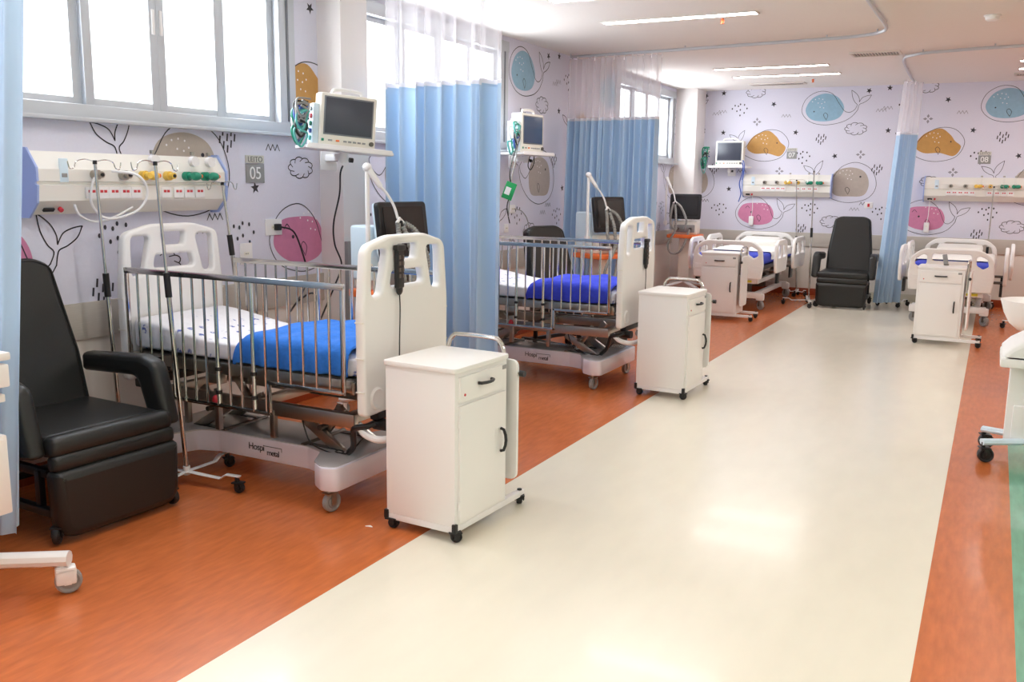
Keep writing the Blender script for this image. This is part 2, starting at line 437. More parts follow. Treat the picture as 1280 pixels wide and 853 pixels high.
# left wall (windows cut through), prints clipped to the paper
pl = lambda u,v,o: (XW+o,u,v)
WS=sorted(WIN); segs=[(YB,WS[0][0])]+[(WS[i][1],WS[i+1][0]) for i in range(len(WS)-1)]+[(WS[-1][1],YF)]
rects=[(YB,YF,.92,WZ0)]+[(a,b,WZ0,WZ1) for a,b in segs]+[(YB,YF,WZ1,ZC)]
w=MB(); add_wall_quads(w,rects,pl,M['paper']); add_wall_quads(w,[(YB,YF,0,.92)],pl,M['paint'])
for a,b in WIN:   # window reveals
    for q in ([(a,WZ0),(b,WZ0)],[(b,WZ0),(b,WZ1)],[(b,WZ1),(a,WZ1)],[(a,WZ1),(a,WZ0)]):
        w.quad([(XW,q[0][0],q[0][1]),(XW,q[1][0],q[1][1]),(XW-.16,q[1][0],q[1][1]),(XW-.16,q[0][0],q[0][1])],M['paint'])
P=Prints([(u0+.0,u1,v0,v1) for u0,u1,v0,v1 in rects],pl)
for b in (1.36,3.69,6.02,8.6,10.93,13.26): tile(P,b,1.1,False)
for pts,m in P.faces: w.quad(pts,M[m])
struct(w.build('wall_left'))

plf = lambda u,v,o: (u,YF-o,v)
w=MB(); add_wall_quads(w,[(XW,XR,.92,ZC)],plf,M['paper']); add_wall_quads(w,[(XW,XR,0,.92)],plf,M['paint'])
P=Prints([(XW,XR,.92,ZC)],plf)
for b in (-4.64,-2.31,.02,2.35): tile(P,b,.9)
for pts,m in P.faces: w.quad(pts,M[m])
struct(w.build('wall_far'))
w=MB(); w.box((XR+.06,(YB+YF)/2,ZC/2),(.12,YF-YB,ZC),M['paint']); struct(w.build('wall_right'))
w=MB(); w.box(((XW+XR)/2,YB-.06,ZC/2),(XR-XW,.12,ZC),M['paint']); struct(w.build('wall_back'))

def trim(n, c, d, m):
    o=MB(); o.box(c,d,M[m],.003); struct(o.build(n))
trim('trim_1',(XW+.009,(YB+YF)/2,.82),(.018,YF-YB,.20),'strip')
trim('trim_2',((XW+XR)/2,YF-.009,.82),(XR-XW,.018,.20),'strip')
trim('baseboard_left',(XW+.008,(YB+YF)/2,.05),(.016,YF-YB,.10),'base_or')
trim('baseboard_far',((XW+EDGE_L)/2,YF-.008,.05),(EDGE_L-XW,.016,.10),'base_or')
trim('baseboard_far_middle',((EDGE_R+EDGE_L)/2,YF-.008,.05),(EDGE_R-EDGE_L,.016,.10),'base_cr')
trim('baseboard_far_right',((EDGE_R+XR)/2,YF-.008,.05),(XR-EDGE_R,.016,.10),'base_or')
# wall columns
def column(n,x0,x1,y0,y1):
    o=MB(); o.box(((x0+x1)/2,(y0+y1)/2,ZC/2),(x1-x0,y1-y0,ZC),M['col'],.006); struct(o.build(n))
column('wall_column_1',XW-.02,-4.17,5.36,5.67); column('wall_column_2',XW-.02,-4.06,13.65,YF+.02)

# windows, the unseen added pair included: aluminium frame, four sashes, panes
for i,(a,b) in enumerate(WIN):
    z0,z1=WZ0,WZ1; x=XW-.03
    f=MB()
    f.box((x-.03,(a+b)/2,z0+.045),(.16,b-a,.09),M['alu'],.006); f.box((x-.03,(a+b)/2,z1-.05),(.16,b-a,.10),M['alu'],.006)
    for y in (a+.08,b-.08): f.box((x-.033,y,(z0+z1)/2),(.15,.16,z1-z0-.01),M['alu'],.006); f.box((x+.043,y,(z0+z1)/2),(.012,.02,z1-z0-.2),M['alu_d'],.003)
    f.box((XW+.03,(a+b)/2,z0+.008),(.10,b-a+.03,.02),M['alu'],.004)
    win=struct(f.build('window_%d'%(i+1)))
    gy0,gy1=a+.16,b-.16; n=4; L=(gy1-gy0)/n
    for k in range(n):
        y0=gy0+k*L; y1=y0+L; xs=XW-(.03 if k in (1,2) else .06); t=.028
        s=MB()
        s.box((xs,y0+t,(z0+z1)/2),(.035,2*t,z1-z0-.18),M['alu'],.004); s.box((xs,y1-t,(z0+z1)/2),(.035,2*t,z1-z0-.18),M['alu'],.004)
        s.box((xs,(y0+y1)/2,z0+.105),(.031,L-.004,.05),M['alu'],.004); s.box((xs,(y0+y1)/2,z1-.115),(.031,L-.004,.05),M['alu'],.004)
        if k in (1,2): s.box((xs+.02,(y1-t) if k==1 else (y0+t),(z0+z1)/2+.06),(.012,.02,.14),M['white'],.003)
        so=s.build('window_sash',win)
        g=MB(); g.box((xs-.004,(y0+y1)/2,(z0+z1)/2),(.006,L-.1,z1-z0-.24),M['glass']); g.build('pane',so)

# ------------------------------------------------------------------ ceiling fittings
def light(x,y,label,first=[None]):
    if first[0] is None:
        t=thing('ceiling_light',label,'ceiling light',(x,y,ZC),0,'recessed ceiling light bars')
        f=MB()
        for s in (-1,1): f.box((0,s*.065,-.006),(1.36,.014,.012),M['vent'],.003)
        for s in (-1,1): f.box((s*.673,0,-.006),(.014,.116,.012),M['vent'],.003)
        f.build('frame',t)
        d=MB(); d.quad([(-.666,-.058,-.008),(-.666,.058,-.008),(.666,.058,-.008),(.666,-.058,-.008)],M['led']); d.build('diffuser',t)
        first[0]=t; return t
    return dup(first[0],(x,y,ZC),0,label)
LX=-2.55
light(LX,7.88,'long white light bar nearest the camera, seen whole, with a sprinkler at its side')
light(LX,6.78,'light bar cut off by the top edge of the picture, above the row of cribs')
light(LX,11.5,'upper of the two parallel light bars near the far wall')
light(LX,12.4,'lower of the two parallel light bars near the far wall, beside a ceiling vent')
light(.76,11.9,'light bar at the right edge, further from the wall of its pair')
light(.76,12.66,'light bar at the right edge, nearer the far wall of its pair')
for y in (3.2,2.1,-1.0,-2.0): light(LX,y,'unseen light bar added in the ceiling to brighten the near bay')  # this and the next rows: unseen bars added to brighten the near bay
for y in (7.9,6.8,3.2,2.1,-1.0,-2.0): light(.76,y,'unseen light bar added in the ceiling right of the aisle as fill light')
for y in (12.4,7.9,6.8,3.2,2.1,-1.): light(3.2,y,'unseen light bar added in the ceiling by the right wall as fill light')

def vent(x,y,l,wd,label):
    t=thing('ceiling_vent',label,'air vent',(x,y,ZC),0,'ceiling air vents')
    f=MB()
    f.box((0,wd/2,-.008),(l,.025,.016),M['vent'],.003); f.box((0,-wd/2,-.008),(l,.025,.016),M['vent'],.003)
    f.box((l/2-.012,0,-.008),(.025,wd,.016),M['vent'],.003); f.box((-l/2+.012,0,-.008),(.025,wd,.016),M['vent'],.003)
    f.build('frame',t)
    s=MB(); s.box((0,0,-.002),(l,wd,.004),M['steel_d'])
    for k in range(int(l/.03)): s.box((-l/2+.03+k*.03,0,-.008),(.004,wd-.03,.012),M['vent'],rot=(0,.5,0))
    s.build('grille',t)
vent(-1.28,10.75,.5,.30,'square slatted air vent beside the curve of the curtain track')
vent(-2.85,13.4,.75,.22,'long narrow air vent between the light bars and far wall')
vent(.42,13.3,.75,.22,'narrow air vent at the right edge of the ceiling')
sd=MB(); sd.lathe([(0,-.045),(.035,-.045),(.05,-.035),(.055,-.012),(.065,-.01),(.065,0),(0,0)],M['white'])
tag(sd.build('smoke_detector',loc=(-.17,8.79,ZC)),'round white smoke detector on the ceiling at upper right','smoke detector')
def sprinkler(x,y,label):
    t=thing('sprinkler',label,'sprinkler',(x,y,ZC),0,'ceiling sprinklers')
    a=MB(); a.lathe([(0,-.012),(.03,-.01),(.036,0),(0,0)],M['white']); a.build('rose',t)
    b=MB(); b.cyl((0,0,-.01),(0,0,-.045),.009,M['orange_pl'])
    for s in (-1,1): b.tube([(s*.008,0,-.012),(s*.016,0,-.03),(s*.004,0,-.05)],.003,M['orange_pl'],6)
    b.cyl((0,0,-.05),(0,0,-.054),.018,M['orange_pl']); b.build('head',t)
sprinkler(-2.2,8.02,'small orange sprinkler head beside the nearest ceiling light bar')
sprinkler(-2.29,12.9,'small orange sprinkler head between the far lights and far wall')

# ------------------------------------------------------------------ curtains and tracks
def track(pts, label):
    P=smooth_path(pts,8); b=MB()
    b.tube(P,.016,M['alu'],8,flat=1.0)
    for p in P[::10]: b.cyl((p.x,p.y,p.z),(p.x,p.y,ZC),.007,M['alu'],seg=8)
    tag(b.build('curtain_track'),label,'curtain track','ceiling curtain tracks')
TZ=2.965
track([(-4.3,9.58,TZ),(-3.3,9.5,TZ),(-1.95,9.36,TZ),(-1.3,9.27,TZ),(-1.05,9.08,TZ),(-.98,8.75,TZ),(-.98,7.9,TZ),(-.98,6.2,TZ)],'curved metal curtain track over the second crib bay, carrying the curtain before the far bays')
track([(1.6,10.44,TZ),(.1,10.46,TZ),(-.65,10.6,TZ),(-.9,10.75,TZ),(-1.03,11.1,TZ),(-1.08,12.2,TZ),(-1.11,13.6,TZ)],'curved metal curtain track at right, carrying the gathered curtain')
track([(-4.3,5.8,TZ),(-3.0,5.76,TZ),(-2.2,5.7,TZ),(-1.3,5.6,TZ)],'straight curtain track above the curtain between the two cribs')
track([(-4.3,2.26,TZ),(-3.0,2.22,TZ),(-2.2,2.2,TZ),(-1.3,2.1,TZ)],'straight curtain track above the curtain at the left edge')

def curtain(label, p0, p1, waves, amp, seed, zb=.16, zt=2.93, zm=2.27, p0b=None, p1b=None):
    p0,p1=Vector((*p0,0)),Vector((*p1,0)); p0b=Vector((*p0b,0)) if p0b else p0; p1b=Vector((*p1b,0)) if p1b else p1
    d=(p1-p0); L=d.length; t=d.normalized(); n=Vector((-t.y,t.x,0)); rnd=random.Random(seed)
    ph=[rnd.uniform(0,6.28) for _ in range(6)]; fr=[waves*rnd.uniform(.85,1.15), waves*1.9, waves*.53, waves*.31]
    def S(u,z,k=1.0):
        h=(z-zb)/(zt-zb)
        q=(p0b.lerp(p0,h)).lerp(p1b.lerp(p1,h),u+ .012*sin(u*fr[2]*6.28+ph[3]))
        a=amp*(sin(u*fr[0]*6.28+ph[0]+.5*sin(u*fr[3]*6.28+ph[4])+.12*sin(3*h))+.5*sin(u*fr[1]*6.28+ph[1])+.3*sin(u*fr[2]*6.28+ph[2]))
        a*=k*(.75+.25*(1-h)); q=q+n*a; return Vector((q.x,q.y,z))
    c0=(p0+p1)/2
    root=thing('privacy_curtain',label,'curtain',(c0.x,c0.y,zb),0,'blue hospital privacy curtains')
    o=Vector((c0.x,c0.y,zb)); nu=max(80,int(waves*16))
    f=MB(); f.grid(lambda u,v:S(u,zb+(zm-zb)*v)-o,nu,14,M['curtain']); f.build('fabric',root,sharp=180)
    h=MB(); h.grid(lambda u,v:S(u,zm-.015+.045*v,1.02)-o+n*.0015,nu,2,M['hem']); h.build('white_band',root,sharp=180)
    m=MB(); m.grid(lambda u,v:S(u,zm+.03+(zt-zm-.03)*v)-o,nu,8,M['mesh']); m.build('mesh_top',root,sharp=180)
    k=MB(); N=max(6,int(L/.09))
    for i in range(N):
        q=S(i/(N-1),zt)-o; k.cyl(q+Vector((0,0,-.03)),q+Vector((0,0,.017)),.005,M['white'],seg=6)
    k.build('hooks',root)
    return root
curtain('blue curtain with white mesh top at the left edge of the picture',(-4.25,2.28),(-2.99,2.2),9,.045,3,p0b=(-4.3,2.28),p1b=(-3.40,2.22),zb=.17)
curtain('wide blue curtain with white mesh top hanging between the two steel cribs',(-4.08,5.78),(-3.09,5.74),7.5,.07,4,p1b=(-3.09,5.73))
curtain('pleated blue curtain behind the second crib, in front of the far bays',(-4.28,9.52),(-3.22,9.48),13,.058,8,p0b=(-4.33,9.52))
curtain('gathered narrow blue curtain hanging right of the far recliner',(-1.17,12.95),(-1.01,13.28),4,.045,5,p0b=(-1.33,12.92),p1b=(-1.08,13.25),zb=.08)

# ------------------------------------------------------------------ crib
def caster(r=.05, w=.028, mw=None, mf=None, off=.0):
    """one caster below z=0 at the origin, wheel bottom at -2r-.03"""
    mw=mw or M['rubber']; mf=mf or M['steel']; a=MB(); H=2*r+.03
    a.cyl((0,0,0),(0,0,-.03),.012,mf,seg=10)
    a.box((off*.5,0,-.034),(abs(off)+.045,w+.022,.008),mf,.002)
    for s in (-1,1): a.box((off*.8,s*(w/2+.007),-.034-r*.55),(.026,.005,r*1.15),mf,.001)
    a.cyl((off,-w/2-.012,-H+r),(off,w/2+.012,-H+r),.008,mf,seg=8)
    b=MB(); b.lathe([(0,-w/2),(r*.55,-w/2),(r*.6,-w*.35),(r*.8,-w/2),(r*.95,-w*.42),(r,-w*.2),(r,w*.2),(r*.95,w*.42),(r*.8,w/2),(r*.6,w*.35),(r*.55,w/2),(0,w/2)],mw,seg=20,
                    mtx=Matrix.Translation((off,0,-H+r))@Matrix.Rotation(pi/2,4,'X'))
    return a,b
def add_caster(parent,x,y,ztop,r=.05,w=.028,mw=None,mf=None,off=.02,name='caster',rz=0.0):
    a,b=caster(r,w,mw,mf,off); o=a.build(name,parent,(x,y,ztop)); o.rotation_euler=(0,0,rz); b.build('wheel',o); return o

def end_board():
    out=fillet([(-.36,.50),(.36,.50),(.365,1.0),(.335,1.30),(.15,1.345),(-.15,1.345),(-.335,1.30),(-.365,1.0)],[.03,.03,.1,.07,.3,.3,.07,.1],8)
    sl=lambda s: fillet([(s*.29,1.28),(s*.16,1.285),(s*.215,1.07),(s*.295,1.06)] if s<0 else [(s*.16,1.285),(s*.29,1.28),(s*.295,1.06),(s*.215,1.07)],.03,5)
    h1=fillet([(-.09,1.30),(.09,1.30),(.075,1.225),(-.075,1.225)],.02,4)
    h2=fillet([(-.13,1.175),(.13,1.175),(.15,1.10),(-.15,1.10)],.025,4)
    return curve_mesh([out,sl(-1),sl(1),h1,h2],.026,.014)
def make_crib(label):
    t=thing('hospital_crib',label,'crib',(0,0,0),0,'steel hospital cribs')
    # moulded base on four casters
    half=[(-.72,-.42),(-.6,-.44),(-.5,-.40),(-.42,-.22),(-.3,-.18),(.32,-.18),(.44,-.22),(.52,-.37),(.6,-.42),(.68,-.40)]
    poly=half+[(x,-y) for x,y in reversed(half)]
    poly=fillet(poly,[.05]*len(poly),5)
    b=MB(); b.prism(poly,.122,.240,M['basecov'],.012); base=b.build('base_cover',t)
    tp=MB(); tp.prism([(x*.975,y*.96) for x,y in poly],.236,.243,M['basetop'],.001); tp.build('base_top',t)
    for x in (-.6,.6):
        for y in (-.36,.36): add_caster(t,x,y,.13,.05,.032,M['grey_wh'],M['steel'],.015,rz=1.25+.2*x)
    # maker's mark on the front face of the base
    lg=MB()
    fm=Matrix.Translation((.02,-.1822,.182))@XZ
    lg.addmesh(text_mesh('Hospi',.052,.0005,.9),M['black'],fm@Matrix.Translation((-.05,.008,0)))
    lg.addmesh(text_mesh('metal',.046,.0005,.85),M['black'],fm@Matrix.Translation((.065,-.012,0)))
    lg.box((.085,-.1824,.204),(.12,.001,.003),M['black']); lg.box((.145,-.1824,.194),(.003,.001,.02),M['black'])
    lg.build('maker_mark',t)
    # lift: two scissor arms, slots, posts
    for x0,x1 in ((.5,.28),(-.5,-.28)):
        a=MB()
        for y in (-.13,.13):
            a.box(((x0+x1)/2+.0,y,.30),(.30,.03,.05),M['steel'],.004,rot=(0,.55 if x0>0 else -.55,0))
            a.box(((x0+x1)/2+(.03 if x0>0 else -.03),y+.03,.37),(.22,.025,.045),M['steel'],.004,rot=(0,-.9 if x0>0 else .9,0))
        a.cyl((x1,-.17,.24),(x1,.17,.24),.016,M['steel_d']); a.cyl(((x0+x1)/2,-.17,.35),((x0+x1)/2,.17,.35),.014,M['steel_d'])
        a.build('lift_arm',t)
        for y in (-.135,.135): s=MB(); s.box(((x0+x1)/2,y,.2446),(.26,.035,.003),M['black']); s.build('slot',t)
    # steel frame
    f=MB()
    for y in (-.24,.24): f.box((0,y,.44),(1.36,.04,.07),M['steel'],.006)
    for x in (-.62,0,.62): f.box((x,0,.44),(.05,.44,.05),M['steel'],.005)
    for x in (-.74,.74): f.box((x,0,.63),(.035,.70,.06),M['steel'],.005)
    for y in (-.34,.34): f.box((0,y,.64),(1.5,.03,.06),M['steel'],.005)
    for x in (-.5,.05,.55): f.box((x,0,.60),(.04,.66,.04),M['steel_d'],.004)
    for x in (-.45,.16): f.box((x,-.25,.36),(.03,.03,.15),M['steel'],.004)
    f.build('frame',t)
    d=MB(); d.box((0,0,.665),(1.46,.66,.012),M['steel'],.003); d.build('deck',t)
    cf=MB(); cf.box((.80,0,.49),(.05,.52,.05),M['black'],.012)
    for y in (-.22,.22): cf.cyl((.78,y,.44),(.86,y,.44),.03,M['black'])
    cf.build('foot_bracket',t)
    bp=MB(); bp.tube(smooth_path([(.74,-.30,.44),(.80,-.31,.40),(.88,-.27,.385),(.905,0,.385),(.88,.27,.385),(.80,.31,.40),(.74,.30,.44)],6),.018,M['white'],10); bp.build('foot_bumper',t)
    hb=MB(); hb.box((-.80,0,.47),(.05,.56,.05),M['black'],.012); hb.build('head_bracket',t)
    l=MB(); l.box((-.13,-.34,.42),(.03,.03,.22),M['steel'],.004); l.box((-.13,-.345,.585),(.10,.05,.05),M['steel'],.006); lv=l.build('release_post',t)
    k=MB(); k.ball((-.13,-.355,.47),.022,M['red'],(1,.7,1.3)); k.build('red_knob',lv)
    # end boards
    for x in (-.80,.80):
        e=MB(); e.addmesh(end_board(),M['plastic'],Matrix.Translation((x,0,0))@YZ)
        for z in (.62,.78,.95):
            for s in (-1,1): e.box((x,s*.363,z),(.046,.008,.006),M['cream_pl'])
        for s in (-1,1): e.lathe([(0,.004),(.02,.004),(.045,.010),(.055,.0)],M['plastic'],seg=20,mtx=Matrix.Translation((x+.027,s*.27,.58))@Matrix.Rotation(pi/2,4,'Y'))
        e.build('footboard' if x>0 else 'headboard',t)
    # side rails
    for y,nm in ((-.395,'near'),(.395,'far')):
        r=MB(); T=1.115
        r.box((.015,y,T),(1.45,.022,.030),M['chrome'],.005)
        fx=lambda x0,z0,x1,z1: r.box(((x0+x1)/2,y,(z0+z1)/2),(abs(x1-x0)+.02,.018,abs(z1-z0)+.02),M['chrome'],.004)
        fx(-.70,T,-.70,.66); fx(-.70,.66,-.47,.66); fx(-.47,.66,-.47,.46); fx(-.47,.46,.27,.46); fx(.27,.46,.27,.615); fx(.27,.615,.73,.615); fx(.73,.615,.73,T)
        rail=r.build('side_rail',t)
        for k in range(1,18):
            x=-.70+k*1.43/18; zb=.66 if x<-.47 else (.46 if x<.27 else .615)
            q=MB()
            if k in (8,11):
                q.cyl((x,y,zb),(x,y,T),.0105,M['chrome'],seg=10)
                for z in (.52,.64): q.cyl((x,y,z),(x,y,z+.018),.016,M['black'],seg=10)
            else: q.cyl((x,y,zb),(x,y,T),.0065,M['chrome'],seg=8)
            q.build('bar',rail)
    # mattress with printed sheet, raised a little at the head
    def mtop(x): 
        h=max(0,(-.1-x)/.64); return .775+.075*h*h*(3-2*h) if h<1 else .85
    m=MB()
    def ms(u,v):
        x=-.755+1.5*v; a=2*pi*u; c,s_=cos(a),sin(a); p=.22
        yy=.33*math.copysign(abs(c)**p,c); lo,hi=.675,mtop(x); zz=(lo+hi)/2+(hi-lo)/2*math.copysign(abs(s_)**p,s_)
        e=min(1,(v+.001)/.02,(1.001-v)/.02); k=.94+.06*e
        return Vector((x,yy*k,(zz-.72)*k+.72))
    m.grid(ms,64,40,M['sheet'],closed_u=True)
    for xx,v in ((-.755,0),(.745,1)): m.box((xx+(.004 if v==0 else -.004),0,(.68+mtop(xx))/2),(.012,.58,(mtop(xx)-.68)*.8),M['sheet'],.004)
    m.build('mattress',t,sharp=60)
    pts=[(.31,-.20,.41),(.33,-.215,.36),(.38,-.22,.28),(.47,-.2,.243),(.52,-.19,.240),(.54,-.165,.243),(.50,-.15,.243),(.50,-.18,.243),(.56,-.19,.245),(.60,-.2,.26),(.66,-.21,.31),(.72,-.22,.37)]
    b=MB(); b.tube(smooth_path(pts,6),.004,M['black'],6); b.build('power_cable',t)
    b=MB(); b.tube(smooth_path([(.60,-.2,.26),(.66,-.24,.31),(.70,-.29,.38),(.73,-.32,.43),(.79,-.31,.445),(.82,-.28,.46)],5),.015,M['black'],8); b.build('cable_sleeve',t)
    return t
crib1=make_crib('steel barred crib nearest the camera, with light blue blanket and black remote on its footboard')
crib1.location=(-3.35,3.745,0); crib1.rotation_euler=(0,0,-.005)
crib2=dup(crib1,(-3.285,6.90,0),0.0,'steel barred crib beyond the first curtain, with deep blue blanket')

def blanket(root, m, seed, label):
    rnd=random.Random(seed); ph=[rnd.uniform(0,6) for _ in range(8)]
    b=MB()
    prof=[(-.352,.685),(-.356,.71),(-.354,.75),(-.345,.785),(-.32,.808),(-.27,.818)]+[(-.2+.08*k,.822) for k in range(6)]+[(.27,.818),(.32,.808),(.345,.785),(.354,.75),(.356,.71),(.352,.685)]
    n=len(prof)
    def fn(u,v):
        k=v*(n-1); i=min(int(k),n-2); f=k-i
        y=prof[i][0]*(1-f)+prof[i+1][0]*f; z=prof[i][1]*(1-f)+prof[i+1][1]*f
        side=min(1,max(0,(.80-z)/.12))
        x=.02+.07*(y+.35)+.70*u*(1-.05*(y+.35)) - side*.03*(1-u)
        wv=sin(x*23+ph[0]+3*y)*.5+sin(x*41+ph[1]-7*y)*.3+sin(y*19+ph[2]+x*9)*.4
        z+= (1-side)*.011*wv + .02*(1-side)*(sin(u*pi)**.5)
        y+= math.copysign(side,y)*(.007*sin(x*38+ph[3])+.004*sin(x*71))
        z+= side*(-.008*(1 if y<0 else .6)*(.5+.5*sin(x*9+ph[4])))
        if u<.03 : z-=.012
        return Vector((x,y,z))
    b.grid(fn,72,n*3,m)
    o=b.build('blanket',sharp=180); sd=o.modifiers.new('thickness','SOLIDIFY'); sd.thickness=.009; sd.offset=-1
    o.location=root.location; o.rotation_euler=root.rotation_euler
    tag(o,label,'blanket','folded blue blankets')
blanket(crib1,M['cloth_b'],2,'light blue blanket spread over the foot of the nearest crib')
blanket(crib2,M['cloth_d'],5,'deep blue blanket spread over the foot of the second crib')

def at(root,p):   # local point of a thing -> world
    r=Matrix.Translation(root.location)@root.rotation_euler.to_matrix().to_4x4(); return r@Vector(p)
# hand controls hung on the footboards, with cords
def remote(root,y,z,label):
    t=thing('remote_control',label,'remote control',at(root,(.829,y,z)),0,'bed remote controls')
    b=MB(); b.box((.014,0,.06),(.028,.055,.20),M['black'],.012,seg=3); b.ball((.014,0,-.045),.024,M['black'],(.55,1,1.2)); b.build('body',t)
    h=MB(); h.box((.017,0,.155),(.03,.075,.03),M['black'],.01); h.build('hook',t)
    for i in range(4):
        for s in (-1,1): k=MB(); k.box((.029,s*.013,.02+i*.03),(.003,.016,.018),M['steel_d'],.001); k.build('button',t)
    c=MB(); c.tube(smooth_path([(.014,0,-.06),(.016,.002,-.14),(.02,-.01,-.28),(.022,-.02,-.42),(.022,-.05,-.52),(.02,-.08,-.60)],6),.0035,M['black'],6); c.build('cord',t)
remote(crib1,-.10,1.13,'black hand remote hung on the footboard of the nearest crib')
remote(crib2,.10,1.0,'black hand remote hung on the footboard of the second crib')
# ------------------------------------------------------------------ bedside cabinet (drawer face towards -y, flap on +x side)
def make_cabinet(label):
    t=thing('bedside_cabinet',label,'bedside cabinet',(0,0,0),0,'white bedside cabinets on casters')
    W,D,H=.44,.38,.80; z0=.075
    b=MB(); b.box((0,0,(z0+H-.02)/2),(W,D,H-.02-z0),M['cab'],.004); b.build('body',t)
    tp=MB(); tp.prism(fillet([(-W/2-.012,-D/2-.012),(W/2+.012,-D/2-.012),(W/2+.012,D/2+.012),(-W/2-.012,D/2+.012)],.03,5),H-.022,H,M['cab'],.005); tp.build('top',t)
    dr=MB(); dr.box((0,-D/2-.006,.70),(W-.05,.014,.115),M['cab'],.004); dw=dr.build('drawer',t)
    def handle(vertical):
        h=MB(); P=[(-.055,-.004),(-.05,-.02),(-.025,-.030),(0,-.033),(.025,-.030),(.05,-.02),(.055,-.004)]
        h.tube([((0 if vertical else a),b_,(a if vertical else 0)) for a,b_ in P],.0075,M['black'],8); return h
    h=handle(False).build('handle',dw,(0,-D/2-.012,.71))
    lk=MB(); lk.cyl((-W/2+.06,-D/2-.016,.675),(-W/2+.06,-D/2-.012,.675),.006,M['red'],seg=10); lk.build('lock',dw)
    do=MB(); do.box((0,-D/2-.006,.36),(W-.05,.014,.535),M['cab'],.004)
    for z in (.55,.17): do.cyl((-W/2+.022,-D/2-.008,z-.018),(-W/2+.022,-D/2-.008,z+.018),.005,M['cab'],seg=8)
    dd=do.build('door',t)
    handle(True).build('handle',dd,(W/2-.075,-D/2-.012,.40))
    pl_=MB(); pl_.box((W/2-.045,-D/2-.0135,.745),(.035,.001,.02),M['sign']); pl_.build('label_plate',dw)
    f=MB()
    for y in (-D/2+.015,D/2-.015): f.box((.095,y,.06),(W+.19,.03,.03),M['white'],.003)
    f.box((-W/2+.015,0,.06),(.03,D-.05,.03),M['white'],.003)
    f.build('base_frame',t)
    for x in (-W/2+.015,W/2+.165):
        for y in (-D/2+.015,D/2-.015):
            add_caster(t,x,y,.082,.026,.028,M['rubber'],M['black'],.012,rz=random.uniform(-2,2))
    for y in (-D/2+.0,D/2-.0):
        c=MB(); c.box((-W/2+.002,y,.070),(.022,.022,.042),M['black'],.004); c.build('corner_cap',t)
    rl=MB(); x=W/2+.022
    rl.tube(smooth_path([(x,-D/2+.03,.55),(x,-D/2+.03,.70),(x,-D/2+.03,.80),(x,-D/2+.06,.855),(x,-D/2+.12,.865),(x,D/2-.12,.865),(x,D/2-.06,.855),(x,D/2-.03,.80),(x,D/2-.03,.70),(x,D/2-.03,.55)],5),.011,M['chrome'],10)
    rl.build('tube_rail',t)
    fp=MB(); fp.addmesh(curve_mesh([fillet([(-.225,.17),(.10,.17),(.10,.765),(-.225,.765)],.04,5)],.009,.003),M['cab'],Matrix.Translation((W/2+.05,.0,0))@YZ); fl_=fp.build('folding_table',t)
    k=MB(); k.cyl((W/2+.05,-.20,.70),(W/2+.05,-.245,.70),.006,M['steel'],seg=8); k.cyl((W/2+.05,-.235,.70),(W/2+.05,-.26,.70),.015,M['black'],seg=12); k.build('knob',fl_)
    return t
cabA=make_cabinet('large white cabinet in the foreground beside the nearest crib, blank side towards the camera')
cabA.location=(-2.19,3.565,0); cabA.rotation_euler=(0,0,pi/2-.05)
dup(cabA,(-2.14,6.78,0),pi/2-.03,'white cabinet at the footboard of the second crib, blank side towards the camera')
dup(cabA,(-2.87,11.05,0),.02,'white cabinet before the bed left of the far recliner, drawer towards the camera')
dup(cabA,(-.43,10.5,0),-.03,'white cabinet before the right-hand far bed, small grey remote on top')
rm=MB(); rm.box((0,0,.058),(.045,.018,.11),M['sign'],.005,rot=(.0,-.2,.0)); rm.box((.0,-.01,.075),(.03,.003,.05),M['sign'],.001,rot=(0,-.2,0))
rm.box((.012,0,.006),(.05,.035,.012),M['steel_d'],.003)
tag(rm.build('handset',loc=(-.42,10.58,.804)),'small grey handset standing on the right-hand far cabinet','handset')

